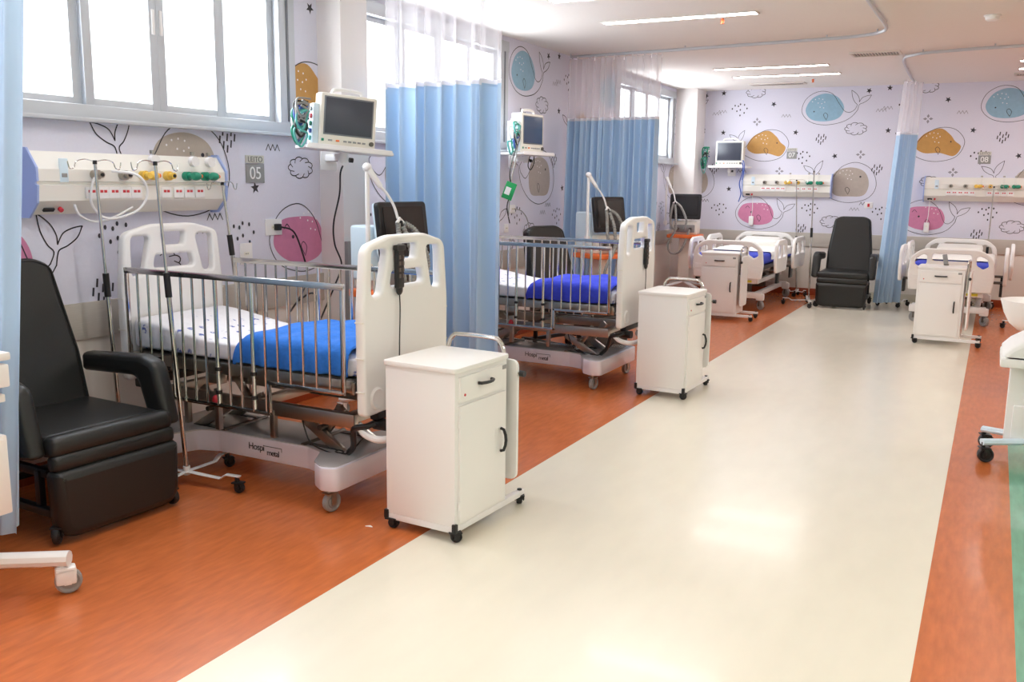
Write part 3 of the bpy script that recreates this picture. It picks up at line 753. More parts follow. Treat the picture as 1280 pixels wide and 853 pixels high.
# ------------------------------------------------------------------ recliner (faces +x locally)
def make_recliner(label):
    t=thing('recliner_chair',label,'recliner chair',(0,0,0),0,'black hospital recliners')
    W=.62
    def cushion(c,d,rot=None,bev=.04): q=MB(); q.box(c,d,M['leather'],bev,rot,4); return q
    s=cushion((.02,0,.43),(.62,W,.10)); s.build('seat',t)
    a=cushion((.345,0,.435),(.09,W+.02,.095),(0,0,0),.042); a.build('seat_roll',t)
    a=cushion((.365,0,.365),(.07,W+.02,.08),(0,0,0),.035); a.build('knee_roll',t)
    fr=MB(); fr.addmesh(curve_mesh([fillet([(-.315,.022),(.315,.022),(.325,.335),(-.325,.335)],[.10,.10,.03,.03],6)],.055,.04),M['leather'],Matrix.Translation((.37,0,0))@Matrix.Rotation(0,4,'Y')@YZ); fr.build('footrest',t)
    bk=MB(); ang=.24
    bo=fillet([(-.29,0),(.29,0),(.29,.30),(.235,.75),(.16,.79),(-.16,.79),(-.235,.75),(-.29,.30)],[.03,.03,.3,.06,.2,.2,.06,.3],7)
    bk.addmesh(curve_mesh([bo],.05,.03),M['leather'],Matrix.Translation((-.25,0,.42))@Matrix.Rotation(-ang,4,'Y')@YZ)
    bk.build('backrest',t)
    pp=MB()
    pp.tube([((Matrix.Translation((-.25+.047,0,.42))@Matrix.Rotation(-ang,4,'Y'))@Vector((0,x*.975,z*.985+.005))) for x,z in bo],.006,M['leather'],6,closed=True); pp.build('piping',t)
    for sg in (-1,1):
        y=sg*.355
        ar=MB()
        ar.addmesh(curve_mesh([fillet([(-.30,.60),(-.30,.70),(.16,.73),(.27,.70),(.35,.40),(.22,.38),(.13,.62)],[.03,.03,.08,.07,.02,.02,.07],6)],.048,.032),M['leather'],Matrix.Translation((0,y,0))@XZ)
        ar.build('armrest',t)
    f=MB()
    for sg in (-1,1):
        f.box((-.02,sg*.27,.30),(.60,.03,.04),M['black'],.006); f.box((0,sg*.29,.132),(.76,.04,.035),M['black'],.008)
        f.box((-.22,sg*.28,.215),(.035,.03,.19),M['black'],.005); f.box((.22,sg*.28,.215),(.035,.03,.19),M['black'],.005)
    f.box((-.3,0,.132),(.04,.56,.035),M['black'],.006); f.box((-.3,0,.34),(.04,.56,.04),M['black'],.006)
    f.build('frame',t)
    for x in (-.35,.36):
        for sg in (-1,1): add_caster(t,x,sg*.30,.115,.04,.028,M['rubber'],M['black'],.012,rz=random.uniform(-1,1))
    return t
chA=make_recliner('large black recliner at left in the foreground, facing the aisle')
chA.location=(-3.875,2.80,0); chA.rotation_euler=(0,0,-.05)
dup(chA,(-3.44,7.86,0),-.33,'black recliner behind the second crib, seen through its bars')
dup(chA,(-1.73,13.1,0),-pi/2+.02,'black recliner standing against the far wall, facing the camera')

# ------------------------------------------------------------------ IV stands
def iv_stand(label, foot, top, z1=.85, rz=0.0, hooks=True, br=1.0):
    """foot: (x,y); top: (x,y,z) of the pole's end"""
    fx,fy=foot; tx,ty,tz=top
    t=thing('iv_stand',label,'IV stand',(fx,fy,0),rz,'IV drip stands on casters')
    R=Matrix.Rotation(-rz,3,'Z'); T=R@Vector((tx-fx,ty-fy,tz)); F=Vector((0,0,.075))
    p=lambda z: F+(T-F)*((z-.075)/(tz-.075))
    a=MB(); a.cyl(F,p(z1),.0125,M['chrome'],seg=14); a.build('lower_pole',t)
    a=MB(); a.cyl(p(z1-.05),T,.008,M['chrome'],seg=12); a.build('upper_pole',t)
    g=MB(); g.cyl(p(z1-.05),p(z1+.075),.017,M['black'],seg=14); g.build('grip',t)
    b=MB()
    for k in range(4):
        an=k*pi/2; c,s=cos(an),sin(an)
        b.tube([(x_*br*c,x_*br*s,z_) for x_,z_ in ((0,.072),(.12,.066),(.22,.062),(.26,.088),(.34,.088))],.016,M['white'],8,flat=.35)
    b.cyl((0,0,.055),(0,0,.10),.018,M['white']); b.build('base',t)
    for k in range(4):
        an=k*pi/2; add_caster(t,cos(an)*.325*br,sin(an)*.325*br,.088,.029,.026,M['rubber'],M['black'],.012,rz=k)
    if hooks:
        h=MB()
        for sg in (-1,1):
            h.tube(smooth_path([T,T+Vector((0,sg*.06,.012)),T+Vector((0,sg*.11,.0)),T+Vector((0,sg*.125,-.03)),T+Vector((0,sg*.15,-.035)),T+Vector((0,sg*.16,.0))],4),.003,M['chrome'],6)
        h.cyl(T-Vector((0,0,.012)),T+Vector((0,0,.008)),.011,M['black'],seg=10)
        h.build('hooks',t)
    return t
iv_stand('IV stand with chrome pole standing directly in front of the nearest crib',(-3.665,3.342),(-3.705,3.275,1.67),1.05,.10)
iv_stand('IV stand behind the foreground recliner, nearest the left edge',(-4.15,3.345),(-4.15,3.28,1.675),1.02,.0,br=.2)
iv_stand('IV stand beyond the headboard of the nearest crib, its hook by the wall panel',(-4.14,4.36),(-4.205,4.22,1.57),1.18,.2,br=.4)
iv_stand('IV stand beside the far recliner, base on the floor in front of it',(-2.15,12.86),(-2.19,12.86,1.79),.97,.25)
iv_stand('IV stand behind the left far bed, against the wall panel',(-2.50,13.865),(-2.60,13.87,1.68),.8,pi/2,br=.4)
iv_stand('IV stand behind the right-hand far bed',(-.06,13.865),(-.05,13.87,1.62),.75,pi/2,br=.4)
iv_stand('IV stand behind the gathered curtain, only its casters showing',(-1.14,13.45),(-1.12,13.47,1.5),.8,.5,br=.6)
iv_stand('IV stand at the right edge, one leg showing behind the white basin',(.50,12.1),(.50,12.1,1.5),.8,.35)

# ------------------------------------------------------------------ headwall gas panels (local: x along wall, faces -y, origin back centre)
def make_panel(label, L, flow):
    t=thing('gas_panel',label,'medical gas panel',(0,0,0),0,'headwall medical gas panels')
    prof=[(0,1.75),(-.07,1.75),(-.135,1.66),(-.135,1.60),(-.12,1.595),(-.12,1.585),(-.135,1.58),(-.125,1.50),(-.06,1.43),(0,1.43)]
    b=MB(); b.prism(prof,-L/2,L/2,M['panel'],0,Matrix(((0,0,1,0),(1,0,0,0),(0,1,0,0),(0,0,0,1)))); b.build('body',t)
    for s in (-1,1):
        e=MB(); pr=[(y*1.09-.0,1.59+(z-1.59)*1.10) for y,z in prof]
        e.prism(pr,s*L/2-(0 if s>0 else .012),s*L/2+(.012 if s>0 else 0),M['panel_bl'],0,Matrix(((0,0,1,0),(1,0,0,0),(0,1,0,0),(0,0,0,1)))); e.build('end_cap',t)
    for i,x in enumerate((-.36,-.28,-.20,-.12,-.04,.19,.29,.38,.47)):
        x=x*L/1.4
        p=MB(); p.box((x,-.134,1.54),(.072,.010,.06),M['white'],.004); o=p.build('socket_plate',t)
        q=MB()
        for k in (-1,1): q.box((x+k*.012,-.1395,1.548),(.018,.003,.014),M['red'],.001)
        q.build('socket',o)
    for x in (-.52*L,):
        pass
    s=MB(); s.box((-.38*L,-.134,1.655),(.05,.006,.12),M['ltblue'],.003); s.box((-.38*L,-.139,1.63),(.03,.003,.02),M['sign'],.001); s.build('label_plate',t)
    def valve(x,m,kn):
        v=MB(); v.cyl((x,-.13,1.635),(x,-.17,1.635),.026,M['steel'] if m is None else m,seg=14); v.cyl((x,-.165,1.635),(x,-.20,1.635),.018,m or M['steel'],seg=12)
        o=v.build('gas_outlet',t)
        if kn:
            k=MB(); k.ball((x+.045,-.175,1.635),.03,m,(1.25,1,.85)); k.cyl((x+.075,-.175,1.635),(x+.09,-.175,1.635),.012,M['orange_pl'],seg=10); k.build('knob',o)
        else:
            k=MB(); k.cyl((x,-.198,1.635),(x,-.206,1.635),.010,M['black'],seg=10); k.build('plug',o)
    valve(-.24*L,None,False); valve(-.10*L,None,False)
    valve(.005*L,M['yellow_pl'],True); valve(.14*L,M['yellow_pl'],False); valve(.25*L,M['green_pl'],True); valve(.36*L,M['green_pl'],True)
    for x in ((.05*L,.28*L,.38*L) if flow else (.05*L,.26*L,.37*L)):
        g=MB(); g.cyl((x,-.16,1.64),(x,-.16,1.76),.012,M['glass'],seg=12); g.cyl((x,-.16,1.64),(x,-.16,1.66),.016,M['steel'],seg=12); g.cyl((x,-.16,1.755),(x,-.16,1.775),.014,M['steel'],seg=12)
        if flow: g.cyl((x,-.155,1.72),(x,-.185,1.72),.03,M['white'],seg=18)
        g.build('flow_meter',t)
    d=MB(); d.box((-.44*L,-.10,1.455),(.06,.02,.012),M['black'],.002,rot=(-.8,0,0)); d.build('call_slot',t); d=MB(); d.cyl((-.39*L,-.10,1.46),(-.39*L,-.115,1.45),.012,M['red'],seg=10); d.build('call_socket',t)
    return t
pA=make_panel('long cream medical gas panel with blue ends under the left window',1.27,True)
pA.location=(XW,3.65,-.025); pA.rotation_euler=(0,0,pi/2)
pB=make_panel('cream medical gas panel on the far wall above the left far bed',1.26,False); pB.location=(-2.77,YF,.01)
dup(pB,(-.27,YF,-.01),0,'cream medical gas panel on the far wall behind the right-hand far bed')
# hose loop on the near panel, call cords on the far ones
c=MB(); c.tube(smooth_path([(-4.20,3.42,1.63),(-4.12,3.52,1.61),(-4.12,3.58,1.52),(-4.15,3.53,1.42),(-4.2,3.38,1.38),(-4.22,3.30,1.46),(-4.22,3.32,1.58),(-4.21,3.36,1.62)],8),.007,M['white'],8)
c.tube(smooth_path([(-4.25,3.22,1.455),(-4.24,3.24,1.40),(-4.24,3.32,1.365),(-4.22,3.42,1.38),(-4.17,3.52,1.44)],8),.006,M['white'],8)
adopt(c.build('looped_hose'),pA)['label']='white hose looped in front of the left gas panel'
def call(x,z,label):
    t=thing('nurse_call_handset',label,'nurse call handset',(x,YF-.03,z),0,'white nurse call handsets')
    b=MB(); b.box((0,0,0),(.07,.03,.14),M['white'],.01); b.build('body',t)
    k=MB(); k.cyl((0,-.015,.02),(0,-.019,.02),.014,M['red'] if False else M['cream_pl'],seg=12); k.build('button',t)
    c=MB(); c.tube(smooth_path([(0,.0,.07),(.012,-.01,.16),(.015,-.03,.28),(.02,-.08,1.44-z)],6),.005,M['white'],6); c.build('cord',t)
call(-3.27,1.07,'white call handset hanging by its cord below the left far gas panel')
call(-.84,1.05,'white call handset hanging below the right-hand far gas panel, by the curtain')

# ------------------------------------------------------------------ signs (local: x along wall, faces -y)
def sign(num,label,loc,rz,k=1.0):
    t=thing('bed_number_sign',label,'sign',loc,rz,'bed number signs'); t.scale=(k,k,k)
    a=MB(); a.box((0,-.004,0),(.17,.008,.125),M['sign'],.002); a.addmesh(text_mesh(num,.115,.0008,.95),M['txt_w'],Matrix.Translation((0,-.0088,-.002))@XZ); a.build('number_plate',t)
    b=MB(); b.box((0,-.004,.092),(.17,.008,.05),M['sign_l'],.002); b.addmesh(text_mesh('LEITO',.05,.0008,1.05),M['txt_g'],Matrix.Translation((0,-.0088,.090))@XZ); b.build('title_plate',t)
sign('05','grey bed number sign reading LEITO 05 on the left wall',(XW,4.69,1.635),pi/2)
sign('07','grey bed number sign reading 07 on the far wall',(-2.735,YF,2.045),0,.85)
sign('08','grey bed number sign reading 08 on the far wall',(-.20,YF,1.98),0,.9)

# ------------------------------------------------------------------ wall sockets, switch, cords
def socket(label, loc, rz, red=False, name='wall_socket', w_=.12, h_=.085):
    t=thing(name,label,'wall socket',loc,rz,'white wall plates')
    a=MB(); a.box((0,-.005,0),(w_,.010,h_),M['white'],.004); a.build('plate',t)
    b=MB()
    if red: b.box((0,-.012,0),(.03,.006,.045),M['red'],.003)
    else:
        b.prism(fillet([(-.022,-.012),(.022,-.012),(.028,0),(.022,.012),(-.022,.012),(-.028,0)],.004),.008,.0115,M['cream_pl'],0,XZ)
        for k in (-1,0,1): b.cyl((k*.011,-.0110,0),(k*.011,-.0122,0),.003,M['black'],seg=8)
    b.build('rocker' if red else 'outlet',t); return t
sk1=socket('white socket plate with a black plug, left of the pink whale by the nearest crib',(XW,4.85,1.275),pi/2,w_=.16,h_=.11)
socket('white socket plate low on the left wall behind the nearest crib',(XW,4.58,1.11),pi/2,w_=.11,h_=.14)
sk2=socket('white socket plate on the wall behind the second crib',(XW,8.38,1.33),pi/2)
socket('white socket plate under the plugged one behind the second crib',(XW,8.25,1.14),pi/2,w_=.09)
socket('white wall plate with a red switch above the far recliner',(-1.62,YF,1.34),0,True,'wall_switch',.11,.085)
socket('small grey socket low in the far left corner beside the column',(-3.94,YF,.62),0,w_=.1,h_=.1)
b=MB(); b.box((XW+.026,4.87,1.275),(.035,.045,.045),M['black'],.008)
b.tube(smooth_path([(XW+.04,4.89,1.275),(XW+.06,4.99,1.24),(XW+.07,5.06,1.10),(XW+.09,5.09,.93),(XW+.2,4.9,.83),(XW+.4,4.55,.76),(XW+.6,4.40,.86),(XW+.75,4.38,.9),(XW+.8,4.36,.6),(XW+.8,4.36,.3)],8),.006,M['black'],8)
adopt(b.build('power_cord'),sk1)
b=MB(); b.box((-4.154,5.39,.58),(.03,.06,1.16),M['sign'],.003)
tag(b.build('cable_duct'),'grey cable duct on the column beside the nearest crib','cable duct')
b=MB(); b.tube(smooth_path([(XW+.02,8.4,1.33),(XW+.06,8.5,1.3),(XW+.08,8.6,1.18),(XW+.1,8.62,.9),(XW+.1,8.62,.5)],8),.005,M['hose'],6)
adopt(b.build('power_cord'),sk2)

# ------------------------------------------------------------------ patient monitors (local: faces -y, origin at the bottom centre of the case)
def make_monitor(label, side, scr):
    t=thing('patient_monitor',label,'patient monitor',(0,0,0),0,'patient monitors on wall brackets')
    b=MB(); b.box((0,.06,.185),(.42,.12,.37),M['cream_pl'],.018,seg=3); b.box((0,.13,.18),(.34,.06,.28),M['plastic'],.02); b.build('case',t)
    s=MB(); s.box((0,-.001,.215),(.365,.006,.265),M['alu_d'],.004); so=s.build('bezel',t)
    s=MB(); s.box((0,-.0045,.215),(.345,.004,.245),scr,.002); s.build('screen',so)
    for x,w_,m_ in [(-.02+i*.035,.024,'sign') for i in range(5)]+[(-.075,.026,'orange_pl'),(-.185,.018,'green_pl'),(-.13,.03,'sign')]:
        k=MB(); k.box((x,-.002,.045),(w_,.006,.012 if m_!='green_pl' else .018),M[m_],.002); k.build('button',t)
    k=MB(); k.cyl((.175,0,.045),(.175,-.014,.045),.016,M['steel_d'],seg=16); k.build('knob',t)
    h=MB(); h.tube(smooth_path([(-.11,.06,.365),(-.10,.06,.395),(-.04,.06,.405),(.04,.06,.405),(.10,.06,.395),(.11,.06,.365)],5),.012,M['plastic'],8,flat=1.0); h.build('carry_handle',t)
    if side:
        m=MB(); m.box((-.232,.075,.15),(.045,.12,.28),M['ltblue'],.008)
        for i,(z,mm) in enumerate(((.05,'teal'),(.10,'blue_pl'),(.15,'green_pl'),(.20,'red'),(.25,'sign'))): m.cyl((-.25,.05,z),(-.268,.05,z),.016,M[mm],seg=10)
        m.build('module_rack',t)
    return t
def bracket(label, loc, rz, arm, dx=0.0, rot=None):
    """shelf below a monitor and an arm back to the wall (arm = length along +y)"""
    t=thing('monitor_bracket',label,'wall bracket',loc,rz,'monitor wall brackets',rot=rot)
    b=MB(); b.box((0,.05,-.012),(.60,.26,.022),M['white'],.008); b.box((0,-.07,-.003),(.58,.015,.03),M['white'],.005); b.build('shelf',t)
    a=MB(); a.box((dx,.07+arm/2,-.055),(.06,arm,.05),M['white'],.01); a.cyl((dx,.07,-.09),(dx,.07,-.02),.03,M['white']); a.box((dx,.07+arm,-.06),(.12,.02,.16),M['white'],.008); a.build('arm',t)
    k=MB(); k.cyl((dx+.035,.05,-.07),(dx+.06,.05,-.07),.016,M['black'],seg=12); k.build('clamp_knob',t)
def cables(name,label,pts_cols,group=None):
    b=MB()
    for pts,m,r in pts_cols: b.tube(smooth_path(pts,6),r,M[m],6)
    tag(b.build(name),label,'cables',group)

def monitor_at(P,yaw,roll,side,scr,label,arm,lab2,dx=0.0,k=1.0):
    t=make_monitor(label,side,scr); rot=(0,roll,yaw)
    t.location=P; t.rotation_euler=rot; t.scale=(k,k,k)
    bracket(lab2,(P[0],P[1],P[2]-.002),yaw,arm,dx,rot=rot)
    return t
def loc_of(t,p): return t.location+t.rotation_euler.to_matrix()@Vector(p)
m5=monitor_at((-3.835,4.98,1.805),1.0,.07,True,M['screen'],'patient monitor high on the wall by the nearest crib, dark grey screen',.30,'white shelf bracket under the nearest patient monitor',0.0,.93)
m6=monitor_at((-4.03,8.13,1.88),1.5,.0,True,M['screen_b'],'patient monitor on the wall above the second crib, dark blue screen',.16,'white shelf bracket under the monitor of the second crib')
m7=monitor_at((-3.60,13.86,1.875),.0,.0,False,M['screen'],'patient monitor on the far wall left of the gas panel',.14,'white shelf bracket under the far wall monitor')
b=MB(); b.tube(smooth_path([(-4.0,5.14,1.695),(-4.03,5.15,1.64),(-4.08,5.2,1.5),(-4.12,5.18,1.3),(-4.13,5.2,1.15),(-4.12,5.26,1.0),(-4.14,5.2,.85),(-4.2,5.1,.6),(-4.28,5.0,.3)],8),.006,M['black'],8)
adopt(b.build('monitor_cord'),m5)
def bundle(t,label,n,seed,x0=-.29,drop=.0,ext=None):
    r=random.Random(seed); L=[]
    for i in range(n):
        z=.05+.2*i/n; y=.0+r.uniform(-.03,.08); m=('teal','green_pl','blue_pl','hose','black','sign','white')[i%7]
        a=[(x0+.02,y,z+.05),(x0-.05-r.uniform(0,.03),y-.02,z+.04),(x0-.07,y-.03,z-.03-drop*r.random()),(x0-.03,y-.03,z-.07-drop*r.random()),(x0+.0,y-.04,z+r.uniform(-.03,.05)),(x0-.05,y-.05,z+.03)]
        L.append(([loc_of(t,p) for p in a],m,.006+r.uniform(0,.004)))
    for e,m,rr in ext or ():
        b=MB(); b.tube(smooth_path(e,6),rr,M[m],6); b.build('hanging_lead',t)
    b=MB()
    for pts,m,r_ in L: b.tube(smooth_path(pts,6),r_,M[m],6)
    adopt(b.build('sensor_cables'),t)['label']=label
bundle(m5,'coiled teal, green and blue sensor cables at the left of the nearest monitor',13,1)
bundle(m6,'sensor cables at the left of the second monitor, with long leads hanging down',9,2,ext=[
    ([(-.33,-.04,.10),(-.42,-.04,-.05),(-.48,-.04,-.2),(-.45,-.04,-.36),(-.52,-.04,-.5),(-.47,-.04,-.66)],'black',.006),
    ([(-.34,-.04,.12),(-.38,-.04,-.08),(-.44,-.04,-.22),(-.47,-.04,-.42),(-.5,-.04,-.6)],'hose',.006),
    ([(.0,.03,-.03),(-.05,.02,-.12),(-.0,.02,-.16),(.06,.02,-.1),(.08,.03,-.03)],'black',.005)])
bundle(m7,'blue and teal sensor cables at the left of the far wall monitor',9,3,x0=-.33,drop=.14,ext=[
    ([(.21,-.02,.03),(.225,-.10,.05),(.245,-.125,.0),(.24,-.11,-.1),(.20,-.10,-.25),(.23,-.10,-.4),(.20,-.10,-.52)],'blue_pl',.008),([(.21,-.03,.08),(.245,-.10,.07),(.265,-.125,.0),(.26,-.11,-.08),(.24,-.11,-.2)],'blue_pl',.007)])
# green card tied to the hanging leads of bay six
gp=loc_of(m6,(-.52,-.06,-.36)); b=MB(); b.box((0,0,0),(.10,.012,.16),M['green_d'],.004,rot=(0,.35,.4)); b.box((-.01,-.009,.0),(.05,.004,.07),M['white'],.001,rot=(0,.35,.4))
tag(b.build('green_tag',loc=gp),'green tag hanging on the leads under the second monitor','tag')
for (py,n) in ((3.02,0),): pass

# ------------------------------------------------------------------ ventilators (local: screen faces -y)
def make_vent(label, yaw=0.0):
    t=thing('ventilator',label,'ventilator',(0,0,0),0,'ventilators on wheeled stands')
    b=MB(); b.box((0,.10,.98),(.36,.30,.20),M['cream_pl'],.03,seg=3); b.box((0,-.055,.97),(.30,.02,.11),M['sign'],.012); b.build('case',t)
    for x in (-.09,0,.09):
        k=MB(); k.cyl((x,-.06,.965),(x,-.10,.965),.022,M['steel_d'],seg=14); k.build('port',t)
    tr=MB(); tr.addmesh(curve_mesh([fillet([(-.24,-.16),(.24,-.16),(.24,.26),(-.24,.26)],.06,5)],.024,.006),M['orange_pl'],Matrix.Translation((0,0,.86))); tr.build('tray',t)
    s=MB(); s.addmesh(curve_mesh([fillet([(-.225,0),(.225,0),(.225,.36),(-.225,.36)],.03,5)],.022,.008),M['black'],Matrix.Translation((0,-.06,1.105))@Matrix.Rotation(-.14,4,'X')@XZ)
    s.addmesh(curve_mesh([fillet([(-.22,.0),(.22,.0),(.22,.355),(-.22,.355)],.03,5)],.012,.004),M['ltblue'],Matrix.Translation((0,-.03,1.105))@Matrix.Rotation(-.14,4,'X')@XZ)
    so=s.build('display',t)
    q=MB(); q.addmesh(curve_mesh([fillet([(-.185,.05),(.185,.05),(.185,.33),(-.185,.33)],.01,3)],.002),M['screen_k'],Matrix.Translation((0,-.0835,1.105))@Matrix.Rotation(-.14,4,'X')@XZ); q.build('screen',so)
    c=MB(); c.box((0,.08,.52),(.17,.16,.62),M['cream_pl'],.03,seg=3); c.build('column',t)
    bs=MB()
    for sx in (-1,1):
        bs.tube(smooth_path([(0,.08,.20),(sx*.10,.0,.16),(sx*.22,-.18,.13),(sx*.26,-.28,.125)],6),.04,M['white'],10,flat=.6)
        bs.tube(smooth_path([(0,.08,.20),(sx*.10,.16,.16),(sx*.22,.27,.13),(sx*.24,.32,.125)],6),.04,M['white'],10,flat=.6)
    bs.build('base',t)
    for sx in (-1,1):
        for y in (-.27,.31): add_caster(t,sx*.25,y,.13,.045,.03,M['grey_wh'],M['white'],.015,rz=random.uniform(-1,1))
    # air canister at the back left, and the hose arm
    a=MB(); a.box((-.17,.12,1.13),(.14,.20,.36),M['ltblue'],.03,seg=3); a.build('humidifier',t)
    ar=MB(); ar.cyl((-.29,-.01,1.0),(-.29,-.01,1.68),.015,M['white']); ar.ball((-.29,-.01,1.68),.030,M['white']); ar.cyl((-.29,-.01,1.02),(-.29,-.01,1.07),.028,M['white'])
    ar.cyl((-.29,-.01,1.68),(-.22,-.06,1.56),.024,M['white'],.017); ar.tube(smooth_path([(-.22,-.06,1.56),(-.185,-.085,1.51),(-.155,-.11,1.44),(-.135,-.125,1.36)],6),.009,M['white'],8); ar.build('hose_arm',t)
    for i,pts in enumerate(([(-.15,-.14,1.33),(-.17,-.17,1.24),(-.18,-.19,1.1),(-.15,-.19,.98),(-.09,-.12,.965)],[(-.10,-.15,1.33),(-.03,-.19,1.27),(.05,-.21,1.1),(.03,-.2,.98),(0,-.12,.965)],[(-.125,-.16,1.31),(-.10,-.21,1.15),(-.10,-.22,.95),(-.2,-.2,.75),(-.16,-.16,.62),(-.02,-.16,.66),(.09,-.12,.96)])):
        h=MB(); P=smooth_path(pts,14); h.tube(P,[.016+(.003 if k%2 else -.002) for k in range(len(P))],M['hose'],10); h.build('hose',t)
    y_=MB(); y_.tube([(-.16,-.14,1.33),(-.13,-.135,1.36),(-.10,-.14,1.33)],.012,M['white'],8); y_.cyl((-.125,-.14,1.345),(-.125,-.155,1.28),.012,M['black'],seg=10); y_.build('connector',t)
    return t
vA=make_vent('ventilator with dark tilted screen behind the footboard of the nearest crib')
vA.location=(-3.50,5.08,0); vA.rotation_euler=(0,0,1.40)
dup(vA,(-3.56,8.92,0),1.2,'ventilator with dark screen and orange tray behind the second crib')
dup(vA,(-3.98,13.05,0),.12,'ventilator with dark screen in the far left corner before the column')

# ------------------------------------------------------------------ plastic hospital beds (head towards +y at the far wall)
def make_bed(label):
    t=thing('hospital_bed',label,'hospital bed',(0,0,0),0,'white plastic hospital beds')
    def board(h):
        W=.455
        out=fillet([(-W+.02,.42),(W-.02,.42),(W,.60),(W-.02,.80),(W-.14,.905),(-W+.14,.905),(-W+.02,.80),(-W,.60)],[.02,.02,.1,.12,.25,.25,.12,.1],7)
        L=fillet([(-.39,.72),(-.37,.80),(-.29,.84),(-.26,.82),(-.26,.73),(-.33,.685)],[.03,.03,.03,.02,.04,.03],4)
        R=[(-x,y) for x,y in reversed(L)]
        C=fillet([(-.21,.765),(.21,.765),(.20,.85),(-.20,.85)],.03,5)
        return curve_mesh([out,L,R,C],.03,.014)
    for y,nm,dz in ((-1.08,'footboard',0),(1.02,'headboard',.02)):
        b=MB(); b.addmesh(board(nm),M['plastic'],Matrix.Translation((0,y,dz))@XZ)
        if nm=='footboard':
            for k in range(3):
                for sx in (-1,1): b.box((sx*.37,y-.030,.50+k*.045),(.10,.008,.008),M['plastic'],.003)
        b.build(nm,t)
    m=MB(); m.box((0,-.03,.66),(.84,2.0,.14),M['mat_blue'],.05,seg=4); mo=m.build('mattress',t)
    s=MB()
    prof=[(-.433,.64),(-.436,.70),(-.42,.735),(-.38,.745),(0,.748),(.38,.745),(.42,.735),(.436,.70),(.433,.64)]
    s.grid(lambda u,v: Vector((prof[min(int(v*8+.001),8)][0],-.55+1.52*u,prof[min(int(v*8+.001),8)][1]+.004*sin(u*31+v*9))),30,9,M['paperw']); so=s.build('sheet',t)
    pw=MB(); pw.box((0,.78,.79),(.55,.36,.11),M['paperw'],.055,(.12,0,0),4); pw.build('pillow',t)
    f=MB(); f.box((0,0,.56),(.86,2.0,.05),M['steel_d'],.01)
    for sx in (-1,1): f.box((sx*.30,0,.36),(.05,1.5,.06),M['white'],.008)
    for y in (-.6,.6): f.box((0,y,.36),(.62,.06,.06),M['white'],.008)
    for y in (-.5,.55):
        for sx in (-1,1): f.box((sx*.22,y+.1,.45),(.05,.34,.05),M['steel'],.006,rot=(.55,0,0))
    f.build('deck_frame',t)
    bs=MB()
    for sx in (-1,1): bs.box((sx*.30,.05,.19),(.06,1.75,.06),M['white'],.01)
    for y in (-.82,.80): bs.box((0,y,.19),(.80,.10,.08),M['white'],.02)
    for y in (-.35,.5): bs.box((0,y+.0,.27),(.3,.12,.2),M['steel_d'],.02)
    bs.build('base',t)
    for sx in (-1,1):
        for y in (-.82,.80):
            c=MB(); c.box((sx*.38,y,.17),(.10,.09,.09),M['white'],.02); c.build('caster_cover',t)
            add_caster(t,sx*.38,y,.155,.06,.04,M['grey_wh'],M['steel_d'],.015,rz=random.uniform(-1,1))
    yl=MB(); yl.box((.24,-1.0,.385),(.12,.006,.03),M['yel_lab']); yl.box((.24,-.985,.385),(.22,.02,.06),M['white'],.004); yl.build('warning_label',t)
    # side rails: two per side, each a moulded panel with openings
    for sx in (-1,1):
        for y0,y1 in ((-.92,-.22),(-.10,.72)):
            w_=y1-y0
            out=fillet([(y0+.05,.55),(y1-.05,.55),(y1,.72),(y1-.04,.92),(y1-.16,.97),(y0+.16,.97),(y0+.04,.92),(y0,.72)],[.05,.05,.1,.08,.1,.1,.08,.1],6)
            a=y0+.08; c=y0+w_*.46; d=y0+w_*.54; e=y1-.08
            h1=fillet([(a,.74),(c,.74),(c,.90),(a+.03,.90)],.035,4); h2=fillet([(d,.74),(e,.74),(e-.03,.90),(d,.90)],.035,4)
            r=MB(); r.addmesh(curve_mesh([out,h1,h2],.02,.012),M['plastic'],Matrix.Translation((sx*(.56 if y0<-.5 or sx<0 else .62),0,-.06))@YZ); ro=r.build('side_rail',t)
            p=MB(); p.box((sx*.50,(y0+y1)/2,.50),(.14,.06,.03),M['steel_d'],.006); p.box((sx*.53,(y0+y1)/2,.42),(.03,.14,.16),M['black'],.004); p.build('rail_latch',ro)
    return t
bedA=make_bed('white plastic hospital bed left of the far recliner, blue mattress, behind a cabinet')
bedA.location=(-2.99,12.80,0)
bedB=dup(bedA,(-.39,12.80,0),-.01,'white plastic hospital bed right of the gathered curtain')

# ------------------------------------------------------------------ things at the edges
t=thing('equipment_trolley','white equipment trolley cut by the left edge, its caster in the left foreground','trolley',(-3.42,1.86,0))
b=MB(); b.box((-.0,0,.955),(.60,.40,.03),M['white'],.008); b.build('top',t)
b=MB(); b.box((0,.0,.80),(.56,.36,.03),M['white'],.006); b.box((0.0,.0,.885),(.60,.38,.085),M['white'],.008); d=b.build('upper_drawer',t)
b=MB(); b.box((0,-.0,.51),(.54,.36,.30),M['cab'],.008); b.build('lower_cabinet',t)
b=MB(); b.box((.272,0,.51),(.008,.33,.27),M['cab'],.003); d=b.build('door',t)
b=MB(); b.box((.276,-.1,.52),(.006,.012,.10),M['sign'],.002); b.build('handle',d)
for sx in (-1,1):
    for sy in (-1,1):
        b=MB(); b.cyl((sx*.15,sy*.15,.15),(sx*.15,sy*.15,.95),.013,M['alu'],seg=10); b.build('post',t)
b=MB()
for sx in (-1,1):
    for sy in (-1,1): b.tube(smooth_path([(0,0,.16),(sx*.12,sy*.12,.155),(sx*.2,sy*.22,.14),(sx*.36,sy*.33,.14)],6),.034,M['white'],10,flat=.9)
b.cyl((0,0,.13),(0,0,.36),.05,M['white']); b.build('base',t)
